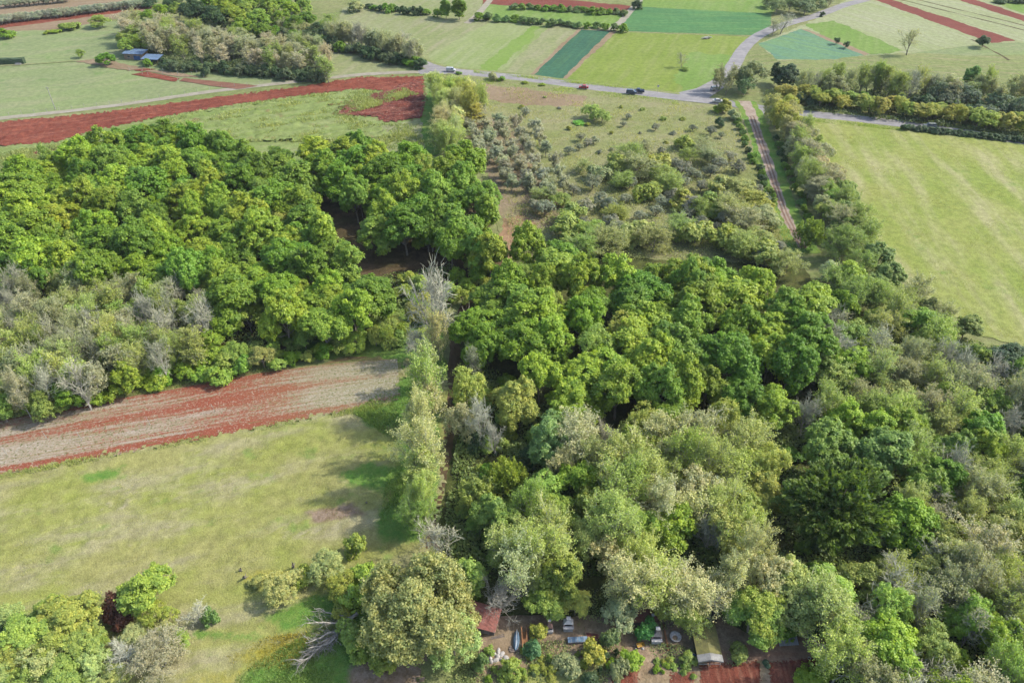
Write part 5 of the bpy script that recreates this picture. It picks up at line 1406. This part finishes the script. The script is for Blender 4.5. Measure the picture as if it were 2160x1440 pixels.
# weathered stumps in the dry meadow
def snag(px, py, h, r, label, seed):
    x, y = G(px, py)
    rng = np.random.default_rng(seed)
    e = empty("dead_stump", (x, y, 0)); tag(e, label, "stump")
    segs = []
    pts, d = limb(rng, (0, 0, -.2), (rng.normal() * .15, rng.normal() * .1, 1), h, r, r * .55, 6, .14, 0, segs)
    me = quads_mesh("trunk", tubes(segs, 8), mats=[M["stump"]]); o = bpy.data.objects.new("trunk", me); COL.objects.link(o); o.parent = e
    for i in range(3):
        s2 = []
        limb(rng, pts[2 + i], (rng.normal(), rng.normal(), .6), h * .4, r * .4, r * .12, 3, .2, 0, s2)
        o = bpy.data.objects.new("branch_stub", quads_mesh("branch_stub", tubes(s2, 6), mats=[M["stump"]])); COL.objects.link(o); o.parent = e
snag(508, 1204, 1.5, .22, "grey dead stump farther out in the yellow grass", 1)
snag(518, 1219, 1.9, .28, "forked grey dead stump beside the smaller one", 2)
snag(618, 1196, 2.4, .24, "tall grey dead stump behind the olive yellow shrub", 3)
snag(775, 1062, 1.0, .14, "thin fallen dead bush on the meadow near the footpath", 5)
# fallen tree beside the huge pale tree
def fallen_tree():
    x, y = G(748, 1306)
    e = empty("fallen_tree", (x, y, 0)); tag(e, "fallen leafless tree lying in the grass beside the huge pale tree", "fallen tree")
    rng = np.random.default_rng(8)
    thick, fine = [], []
    tr, d = limb(rng, (0.6, .3, 1.6), (-.75, -.85, -.08), 6.5, .34, .18, 6, .08, -.01, thick)
    o = bpy.data.objects.new("trunk", quads_mesh("trunk", tubes(thick, 8), mats=[BARK])); COL.objects.link(o); o.parent = e; o.color = (.23, .21, .175, 1)
    for i in range(13):
        th, fi = [], []
        k = (1, 2, 3, 3, 4, 5, 5, 6, 6, 2, 4, 6, 5)[i]
        az = radians((176, 188, 236, 205, 250, 222, 262, 212, 240, 170, 196, 228, 250)[i])
        L = (7, 7.5, 5.5, 7.5, 5, 6.5, 5.5, 6, 6.5, 5, 6, 7, 5)[i]
        mp, _ = limb(rng, tr[k], (cos(az), sin(az), rng.uniform(-.1, .25)), L, .19, .055, 7, .22, -.03, th)
        for j in range(8):
            q = mp[1 + j % 6]
            a2 = az + rng.normal() * .5
            sp, _ = limb(rng, q, (cos(a2), sin(a2), rng.normal() * .25), L * .38, .06, .025, 5, .24, .02, fi)
            for m in range(3):
                a3 = a2 + rng.normal() * .6
                limb(rng, sp[1 + m % 5], (cos(a3), sin(a3), rng.normal() * .3), L * .2, .032, .016, 3, .22, 0, fi)
        V = np.concatenate([tubes(th, 6), ])
        b = bpy.data.objects.new("bough", quads_mesh("bough", V, mats=[BARK])); COL.objects.link(b); b.parent = e; b.color = (.24, .22, .185, 1)
        t_ = bpy.data.objects.new("twig_spray", quads_mesh("twig_spray", tubes(fi, 3), mats=[BARK])); COL.objects.link(t_); t_.parent = b; t_.color = (.22, .205, .17, 1)
fallen_tree()

# ---- garden
def gabled(px, py, name, label, cat, L, Wd, H, rise, ang, roofmat, wallmat=None, poles=True, rail=True, front=None, over=.25):
    """ridge along local Y, open or walled under it"""
    x, y = G(px, py)
    e = empty(name, (x, y, 0), radians(ang)); tag(e, label, cat)
    a, b = Wd / 2 + over, L / 2 + over
    t = .05
    for s in (-1, 1):
        mesh_obj("roof", [(0, -b, H + rise), (s * a, -b, H - over * rise / (Wd / 2)), (s * a, b, H - over * rise / (Wd / 2)), (0, b, H + rise),
                          (0, -b, H + rise + t), (s * a, -b, H + t - over * rise / (Wd / 2)), (s * a, b, H + t - over * rise / (Wd / 2)), (0, b, H + rise + t)],
                 [(0, 1, 2, 3), (7, 6, 5, 4), (4, 5, 1, 0), (5, 6, 2, 1), (6, 7, 3, 2)], roofmat, e)
    if poles:
        for j in (-1, 0, 1):
            for s in (-1, 1): MB().tube((s * Wd / 2, j * L / 2, 0), (s * Wd / 2, j * L / 2, H - .06), .05).build("pole", M["steel"], e)
        MB().tube((0, -L / 2, 0), (0, -L / 2, H + rise - .06), .06).build("pole", M["steel"], e)
    if rail: MB().tube((-Wd / 2, -L / 2 - .07, H * .55), (Wd / 2, -L / 2 - .07, H * .55), .05).build("rail", M["post_white"], e)
    if wallmat:
        MB().box((0, L * .48, H * .5), (Wd * .96, .08, H - .1)).build("back_wall", wallmat, e)
        for s in (-1, 1): MB().box((s * Wd * .47, .3, H * .45), (.06, L * .8, H * .9 - .1)).build("side_wall", wallmat, e)
    if front:
        r = over * rise / (Wd / 2)
        for s in (-1, 1):
            mesh_obj("front_flap", [(0, -b - .01, H + rise + t + .02), (s * (a + .02), -b - .01, H + t + .02 - r), (s * (a + .02), -b + 1.2, H + t + .02 - r), (0, -b + 1.2, H + rise + t + .02),
                                    (0, -b - .01, H + rise - .3), (s * (a + .02), -b - .01, H - .3 - r)], [(0, 3, 2, 1), (0, 1, 5, 4)], front, e)
    return e
gabled(1486, 1368, "tarpaulin_shelter", "long tarpaulin shelter, mossy roof and grey front, on steel poles", "shelter", 6.5, 3.6, 2.3, .55, 0, M["moss_tarp"], M["dark"], front=M["grey_tarp"])
e = empty("plastic_barrel", (*G(1462, 1388), 0)); tag(e, "blue plastic barrel at the corner of the tarpaulin shelter", "barrel")
MB().lathe((0, 0, 0), [(.30, 0), (.36, .1), (.38, .5), (.36, .95), (.30, 1.02)], 18).build("body", M["blue_plastic"], e, smooth=True)
MB().lathe((0, 0, 1.02), [(.33, 0), (.33, .06), (.1, .08)], 18).build("lid", M["blue_plastic"], e)
for i, px in enumerate((1482, 1506, 1511)):
    x, y = G(px, 1385)
    e = empty("hanging_bucket", (x, y, .95)); tag(e, ["white bucket alone in the middle of the shelter rail", "white bucket on the shelter rail, nearer the middle of the pair", "white bucket at the outer end of the shelter rail"][i], "bucket")
    MB().lathe((0, 0, 0), [(.12, 0), (.16, .3), (.17, .32), (.13, .3), (.1, .05)], 12).build("body", M["white_wall"], e)
    MB().tube((-.16, 0, .3), (0, 0, .5), .012).tube((.16, 0, .3), (0, 0, .5), .012).build("handle", M["steel"], e)
# red roofed shed
x, y = G(1018, 1318)
e = empty("red_roofed_shed", (x, y, 0), radians(-16)); tag(e, "shed with rusty red corrugated roof beside the huge pale tree", "shed")
MB().box((0, .2, 1.15), (5.0, 3.2, 2.3)).build("wall", M["old_wood"], e)
d = MB().box((1.2, -1.43, 1.0), (1.0, .06, 1.9)).build("door", M["grey_stone"], e)
MB().box((1.55, -1.49, 1.0), (.06, .05, .2)).build("handle", M["steel"], d)
a, b = 2.9, 2.1
mesh_obj("roof", [(-a, -b, 2.35), (a, -b, 2.35), (a, b, 3.2), (-a, b, 3.2), (-a, -b, 2.42), (a, -b, 2.42), (a, b, 3.27), (-a, b, 3.27)], [(3, 2, 1, 0), (4, 5, 6, 7), (0, 1, 5, 4), (1, 2, 6, 5), (2, 3, 7, 6), (3, 0, 4, 7)], M["red_sheet"], e)
hut(1352, 1306, 4.2, 3.0, 2.1, 2, M["old_wood"], M["brown_sheet"], "brown_roofed_hut", "low hut with brown sheet roof under the olive yellow tree", door=False, slope=.15, over=.35)
hut(1478, 1306, 3.6, 2.6, 2.0, 0, M["dark"], M["dark"], "dark_roofed_hut", "small dark roofed hut behind the tarpaulin shelter", door=False, slope=.12, over=.3)
# masonry barbecues
def barbecue(px, py, s, ang, label, chimney=1.0, brick="grey_stone", tiers=1):
    x, y = G(px, py)
    e = empty("masonry_barbecue", (x, y, 0), radians(ang)); tag(e, label, "barbecue")
    MB().box((0, 0, .5 * s), (1.3 * s, 1.0 * s, 1.0 * s)).build("base", M["white_wall"], e, bevel=.03)
    MB().box((0, -.1, 1.0 * s + .04), (1.45 * s, 1.15 * s, .08)).build("worktop", M["white_wall"], e)
    f = MB()
    for k in (-1, 1): f.box((k * .58 * s, .15, 1.32 * s), (.14 * s, .75 * s, .55 * s))
    f.box((0, .48, 1.32 * s), (1.02 * s, .1 * s, .55 * s))
    f.build("firebox", M["pink_brick"], e)
    MB().box((0, .12, 1.04 * s + .07), (.98 * s, .6 * s, .04)).build("grate", M["black_gap"], e)
    MB().box((0, .15, 1.61 * s + .28 * s), (1.34 * s, .86 * s, .56 * s), taper=.42).build("hood", M[brick], e)
    c = MB().box((0, .15, 2.17 * s + chimney / 2), (.42 * s, .38 * s, chimney)).build("chimney", M[brick], e)
    MB().box((0, .15, 2.17 * s + chimney + .05), (.56 * s, .5 * s, .1)).build("cap", M["white_wall"], c)
    return e
barbecue(1158, 1332, .95, 0, "pinkish barbecue with a tall slim chimney under the bright green tree", 1.3, "pink_brick")
barbecue(1198, 1326, 1.25, 0, "two tier white barbecue with an open top in front of the yellowish tree", .35, "white_wall")
barbecue(1383, 1352, 1.25, 0, "tall white barbecue with grey hood beside the dark glossy shrub")
barbecue(1374, 1316, .9, 0, "small pale barbecue in front of the brown roofed hut", .7)
# blue cover and orange timber frame
x, y = G(1089, 1352)
e = empty("covered_boat", (x, y, 0), radians(86)); tag(e, "narrow upturned boat with pale blue hull in the sandy yard", "boat")
vs, fs = [], []
n, m = 9, 8
for i in range(n):
    t = i / (n - 1) * 2 - 1
    w = .55 * (1 - t * t) ** .6 + .03; h = .75 * (1 - abs(t) ** 3 * .6)
    for j in range(m + 1):
        a = pi * j / m
        vs.append((t * 1.9, -cos(a) * w, .15 + sin(a) * h))
for i in range(n - 1):
    for j in range(m): fs.append((i * (m + 1) + j, i * (m + 1) + j + 1, (i + 1) * (m + 1) + j + 1, (i + 1) * (m + 1) + j))
fs += [tuple(range(m + 1)), tuple(range((n - 1) * (m + 1) + m, (n - 1) * (m + 1) - 1, -1))]
mesh_obj("hull", vs, fs, M["pale_blue"], e, smooth=True)
MB().box((0, 0, .92), (3.4, .07, .08)).build("keel", M["white_wall"], e)
x, y = G(1106, 1352)
e = empty("timber_frame", (x, y, 0), radians(92)); tag(e, "orange timber frame beside the upturned blue boat", "frame")
for a in (-1.6, 1.6):
    for s in (-.4, .4): MB().box((a, s, .7), (.12, .12, 1.4)).build("post", M["orange_wood"], e)
for s in (-.4, .4): MB().box((0, s, 1.46), (3.8, .14, .12)).build("beam", M["orange_wood"], e)
MB().box((0, 0, .5), (3.0, .62, .06)).build("shelf", M["orange_wood"], e)
x, y = G(1091, 1368)
e = empty("plank_pile", (x, y, 0), radians(10)); tag(e, "pile of grey old planks below the upturned boat", "plank pile")
for k in range(3):
    for i in range(4): MB().box((RNG.uniform(-.1, .1), -.45 + .3 * i, .1 + .1 * k), (2.6, .26, .08)).build("plank", M["old_wood"], e)
# cold frame, pit, wire posts
x, y = G(1218, 1352)
e = empty("cold_frame", (x, y, 0), radians(3)); tag(e, "low cold frame with bluish panes below the two tier barbecue", "cold frame")
MB().box((0, 0, .3), (3.4, 1.1, .6)).build("box", M["grey_stone"], e)
for i in range(3): 
    p = MB().box((-1.12 + 1.12 * i, 0, .65), (1.06, 1.0, .05)).build("pane", M["pale_blue"], e)
    MB().box((-1.12 + 1.12 * i, 0, .69), (.06, 1.0, .03)).build("bar", M["white_wall"], p)
field("pit", [(1236, 1334), (1262, 1338), (1268, 1362), (1243, 1362)], M["dark_red"], jag=.1)
for i, (px, py) in enumerate(((1233, 1338), (1240, 1366))):
    post(px, py, 2.4, .06, M["pink_brick"], "garden_stake", ["thin reddish stake at the far end of the red pit", "thin reddish stake at the near end of the red pit"][i], lean=(.1, .1), cat="stake")
# rubble heap and white sacks
rng = random.Random(9)
sp = [(1040, 1378), (1050, 1385), (1060, 1380), (1046, 1392), (1058, 1392), (1068, 1388), (1034, 1388), (1072, 1394), (1026, 1390), (1052, 1374), (1036, 1396), (1064, 1398)]
for i, (px, py) in enumerate(sp):
    lump("rubble_block", px, py, (rng.uniform(.8, 1.6), rng.uniform(.6, 1.1), rng.uniform(.3, .6)), M["stone"], f"whitish rubble block, {ORD[i]} of the heap below the plank pile", "rubble", "rubble blocks below the plank pile", seed=i, rz=rng.uniform(0, 3))
for i, (px, py, d, lb) in enumerate(((1446, 1240, (1.6, 1, .6), "white sheet bundled under the trees behind the dark roofed hut"), (1505, 1266, (1.0, 1.5, .6), "white bundle beside the dark roofed hut"), (1370, 1236, (.9, .7, .5), "pale bundle under the trees behind the brown roofed hut"),
        (1355, 1368, (.6, .5, .4), "pale stones beside the yellow wheelbarrow"))):
    lump("cloth_bundle" if i < 3 else "stone_heap", px, py, d, M["white_wall" if i < 3 else "stone"], lb, "bundle" if i < 3 else "stones", seed=30 + i, z=.0 if i > 2 else .6)
# wheelbarrow
x, y = G(1350, 1364)
e = empty("wheelbarrow", (x, y, 0), .3); tag(e, "yellow wheelbarrow beside the dark glossy shrub", "wheelbarrow")
MB().add([(-.45, -.3, .45), (.4, -.25, .4), (.4, .25, .4), (-.45, .3, .45), (-.65, -.42, .8), (.7, -.36, .75), (.7, .36, .75), (-.65, .42, .8)],
         [(0, 1, 2, 3), (0, 4, 5, 1), (1, 5, 6, 2), (2, 6, 7, 3), (3, 7, 4, 0)]).build("tray", M["yellow"], e)
MB().tube((.75, -.05, .2), (.75, .05, .2), .2, n=14).build("wheel", M["rubber"], e)
for s in (-1, 1):
    MB().tube((.75, s * .08, .2), (-1.1, s * .32, .62), .03).build("handle", M["steel"], e)
    MB().tube((-.35, s * .25, .5), (-.4, s * .28, 0), .03).build("leg", M["steel"], e)
# white tub, log, pots, bucket, corrugated sheet
x, y = G(1424, 1345)
e = empty("stone_basin", (x, y, 0), .6); tag(e, "white round basin in the shade beside the tarpaulin shelter", "basin")
MB().lathe((0, 0, 0), [(.5, 0), (.95, .55), (1.05, .6), (.88, .58), (.4, .12)], 22).build("bowl", M["stone"], e, smooth=True)
MB().lathe((0, 0, -.02), [(.6, 0), (.55, .1)], 16).build("foot", M["stone"], e)
x, y = G(1404, 1345)
o = MB().tube((0, -2.4, .18), (0, 2.4, .2), .2, .17, 12).tube((0, -2.4, .18), (0, -2.42, .18), .16, .15, 12).build("fallen_log", M["orange_wood"]); o.location = (x, y, 0); tag(o, "long brown log lying between the barbecue and the basin", "log")
for i, (px, py) in enumerate(((1418, 1379), (1424, 1378), (1436, 1377), (1441, 1373))):
    x, y = G(px, py)
    e = empty("flower_pot", (x, y, 0)); tag(e, f"pinkish flower pot, {ORD[i]} from the tall barbecue towards the shelter", "flower pot", "flower pots below the basin")
    MB().lathe((0, 0, 0), [(.2, 0), (.3, .42), (.34, .42), (.34, .5), (.27, .5), (.22, .1)], 14).build("pot", M["pink_brick"], e)
    MB().lathe((0, 0, .38), [(.26, 0), (.26, .04)], 12).build("soil", M["dark"], e)
x, y = G(1706, 1390)
e = empty("white_bucket", (x, y, 0)); tag(e, "white bucket on the path beside the dug red bed", "bucket")
MB().lathe((0, 0, 0), [(.2, 0), (.27, .42), (.29, .45), (.24, .44), (.18, .06)], 16).build("body", M["white_wall"], e)
MB().tube((-.27, 0, .42), (-.1, .2, .5), .015).tube((-.1, .2, .5), (.27, 0, .42), .015).build("handle", M["steel"], e)
x, y = G(1660, 1352)
e = empty("corrugated_sheet", (x, y, 0), radians(4)); tag(e, "grey corrugated metal sheet lying under the pale green tree", "metal sheet")
vs, fs = [], []
for i in range(41):
    xx = -1.7 + 3.4 * i / 40
    for yy, zz in ((-.9, .25), (.9, .75)): vs.append((xx, yy, zz + .04 * cos(i * pi / 2)))
for i in range(40): fs.append((2 * i, 2 * i + 2, 2 * i + 3, 2 * i + 1))
mesh_obj("sheet", vs, fs, M["grey_sheet"], e)
for s in (-1.5, 1.5): MB().box((s, .8, .34), (.1, .1, .68)).build("prop", M["old_wood"], e)
for i, (px, py) in enumerate(((1614, 1398), (1618, 1405))):
    lump("clipped_bush", px, py, (1.2, 1.1, .75), M["clip_hedge"], ["round clipped bush farther along the dug bed", "round clipped bush nearer, beside its twin on the dug bed"][i], "bush", seed=50 + i)
for i, (px, py, a) in enumerate(((1050, 1345, .2), (1420, 1408, .0))):
    x, y = G(px, py)
    o = MB().box((0, 0, .12), (2.4, .25, .2), a).box((0, .3, .1), (2.2, .2, .18), a + .06).build("timber_beam", M["old_wood"]); o.location = (x, y, 0); tag(o, ["grey beam lying in the sandy yard", "pale beam lying at the edge of the dug beds"][i], "beam")

# ------------------------------------------------------------------ grasses and undergrowth
def scatter(name, polys, n, hrange, size, colmat, seed, clump=.05, blades=1, avoid=(), lean=.5, wide=.3):
    rng = np.random.default_rng(seed)
    P = []
    for pl, share in polys:
        w = [G(*p) for p in pl]
        xs, ys = [p[0] for p in w], [p[1] for p in w]
        want = int(n * share); got = 0
        av = [[G(*p) for p in a] for a in avoid]
        while got < want:
            x, y = rng.uniform(min(xs), max(xs)), rng.uniform(min(ys), max(ys))
            if not inside(w, x, y): continue
            v = .5 + .25 * (sin(x * clump * 6.3 + 1.3 * sin(y * clump * 4)) + sin(y * clump * 5.1 + 1.7 * sin(x * clump * 3)))
            if rng.random() > .25 + .75 * v: continue
            if any(inside(a, x, y) for a in av): continue
            P.append((x, y, v)); got += 1
    P = np.array(P)
    m = len(P)
    h = rng.uniform(*hrange, m) * (.4 + P[:, 2])
    base = np.column_stack([P[:, :2], np.zeros(m)])
    base = np.repeat(base, blades, axis=0); hh = np.repeat(h, blades)
    base[:, :2] += rng.normal(size=(len(base), 2)) * size
    base[:, 2] = hh * rng.uniform(0, .6, len(base)) * wide
    d = rng.normal(size=(len(base), 3)) * lean; d[:, 2] = 1
    d /= np.linalg.norm(d, axis=1, keepdims=True)
    s = np.cross(d, rdirs(rng, len(base))); s /= np.linalg.norm(s, axis=1, keepdims=True)
    tip = base + d * hh[:, None]
    w_ = (size * rng.uniform(.6, 1.2, len(base)))[:, None]
    V = np.stack([base - s * w_ * .5, base + s * w_ * .5, tip + s * w_ * .2, tip - s * w_ * .2], axis=1)
    tint = np.clip(np.repeat(P[:, 2], blades) * .5 + rng.normal(.25, .15, len(V)), 0, 1)
    o = bpy.data.objects.new(name, quads_mesh(name, V, tint, [colmat])); COL.objects.link(o)
    return tag(o, kind="stuff")
def undergrowth(name, polys, n, top, leaf, seed, col, clump=.09):
    rng = np.random.default_rng(seed)
    P = []
    for pl, share in polys:
        w = [G(*p) for p in pl]
        xs, ys = [p[0] for p in w], [p[1] for p in w]
        want = int(n * share); got = 0
        while got < want:
            x, y = rng.uniform(min(xs), max(xs)), rng.uniform(min(ys), max(ys))
            if not inside(w, x, y): continue
            v = .5 + .25 * (sin(x * clump * 6.3 + 1.3 * sin(y * clump * 4)) + sin(y * clump * 5.1 + 1.7 * sin(x * clump * 3)))
            if rng.random() > v: continue
            P.append((x, y, v)); got += 1
    P = np.array(P); m = len(P)
    z = top * P[:, 2] * rng.uniform(.1, 1, m) ** .5
    Pp = np.column_stack([P[:, :2], z])
    Nn = rng.normal(size=(m, 3)) * .6 + np.array([0, 0, .8]); Nn /= np.linalg.norm(Nn, axis=1, keepdims=True)
    L = leaf * rng.uniform(.6, 1.3, m)
    o = bpy.data.objects.new(name, quads_mesh(name, leaf_quads(rng, Pp, Nn, L, L * .7), np.clip(rng.normal(.45, .2, m), 0, 1), [LEAF])); COL.objects.link(o); o.color = (*col, 1)
    return tag(o, kind="stuff")

def grass_obj(name, polys, n, hr, size, col, seed, **kw):
    o = scatter(name, polys, n, hr, size, LEAF, seed, **kw); o.color = (*col, 1); return o
near = [(-140, 1130), (0, 1010), (240, 965), (480, 925), (740, 880), (850, 900), (900, 1000), (880, 1180), (740, 1300), (700, 1460), (-120, 1460)]
grass_obj("meadow_grass", [(near, 1)], 36000, (.12, .36), .10, (.27, .29, .12), 21, blades=2, lean=1.0)
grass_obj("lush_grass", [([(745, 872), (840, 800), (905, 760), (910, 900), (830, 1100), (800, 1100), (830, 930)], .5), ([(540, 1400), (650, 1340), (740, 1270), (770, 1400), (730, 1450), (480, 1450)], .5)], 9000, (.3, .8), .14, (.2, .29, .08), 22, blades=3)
grass_obj("yellow_flowers", [([(480, 1385), (560, 1345), (650, 1335), (672, 1380), (610, 1410), (500, 1420)], 1)], 1800, (.3, .6), .14, (.36, .33, .07), 23, blades=3)
grass_obj("weeds", [([(330, 252), (480, 226), (640, 205), (760, 192), (890, 200), (790, 215), (720, 236), (790, 262), (893, 262), (890, 320), (640, 300), (400, 300)], .6), ([(700, 222), (850, 186), (880, 200), (760, 236), (700, 244)], .15), ([(-60, 330), (120, 306), (200, 290), (60, 360), (-60, 380)], .25)], 13000, (.4, 1.1), .3, (.26, .31, .12), 24, blades=3, clump=.06)
grass_obj("hay_grass", [([(1700, 256), (1900, 276), (2200, 320), (2250, 740), (2060, 700), (1900, 590), (1790, 480), (1730, 360)], 1)], 26000, (.1, .32), .12, (.25, .28, .10), 25, lean=1.0, blades=2)
grass_obj("orchard_grass", [([(940, 175), (1430, 216), (1560, 250), (1640, 430), (1690, 540), (1100, 560), (1060, 470), (1020, 330)], 1)], 16000, (.2, .7), .16, (.32, .34, .14), 26, blades=2)
grass_obj("roadside_grass", [([(960, 160), (1430, 212), (1430, 222), (960, 170)], .4), ([(1690, 248), (1900, 270), (1900, 276), (1690, 256)], .3), ([(1000, 155), (1340, 190), (1340, 186), (1000, 150)], .3)], 5000, (.2, .6), .16, (.25, .33, .09), 27, blades=2)
grass_obj("field_margin_grass", [([(-60, 905), (0, 886), (560, 784), (570, 775), (0, 870), (-60, 885)], .6), ([(-60, 1012), (0, 1000), (830, 846), (840, 856), (0, 1012), (-60, 1030)], .4)], 6000, (.2, .7), .14, (.26, .31, .1), 28, blades=2)
undergrowth("undergrowth", [([(-100, 870), (0, 850), (560, 760), (900, 650), (960, 560), (640, 620), (0, 640), (-100, 640)], .22), ([(1000, 760), (1130, 820), (1300, 920), (1500, 920), (1720, 860), (1760, 640), (1900, 690), (2100, 735), (2230, 780), (2230, 1460), (1760, 1460), (1740, 1330), (1560, 1290), (1330, 1215), (1000, 1230), (930, 1150), (960, 960)], .78)],
            150000, 2.4, .30, 31, (.18, .24, .07), .09)
undergrowth("grove_undergrowth", [([(290, 120), (340, 140), (690, 172), (700, 150), (480, 95), (300, 90)], .35), ([(1600, 200), (1700, 236), (2160, 292), (2300, 290), (2300, 190), (1700, 180)], .65)], 26000, 2.6, .4, 32, (.11, .15, .06))
undergrowth("grove_brush", [([(1060, 440), (1200, 430), (1290, 400), (1290, 320), (1400, 320), (1480, 380), (1560, 370), (1620, 420), (1660, 520), (1640, 560), (1090, 540)], .8), ([(1190, 380), (1290, 300), (1500, 290), (1560, 320), (1560, 400), (1300, 430)], .2)],
            26000, 1.7, .22, 35, (.26, .30, .11))
undergrowth("garden_weeds", [([(1000, 1370), (1290, 1340), (1560, 1385), (1560, 1405), (1290, 1410), (1280, 1450), (1000, 1450), (940, 1450), (960, 1380)], .7), ([(1230, 1240), (1560, 1260), (1560, 1300), (1400, 1330), (1230, 1310)], .3)], 7000, .8, .16, 33, (.22, .27, .1))

# ------------------------------------------------------------------ air
hz, t, b = new_mat("haze")
t.nodes.remove(b)
pv = N(t, "ShaderNodeVolumePrincipled")
pv.inputs["Color"].default_value = (.86, .92, 1, 1)
pv.inputs["Density"].default_value = 0.00004
t.links.new(pv.outputs[0], t.nodes["Material Output"].inputs["Volume"])
ho = MB().box((0, 920, 61), (2640, 2000, 124)).build("haze", hz)
tag(ho, kind="stuff")
S.cycles.volume_bounces = 0
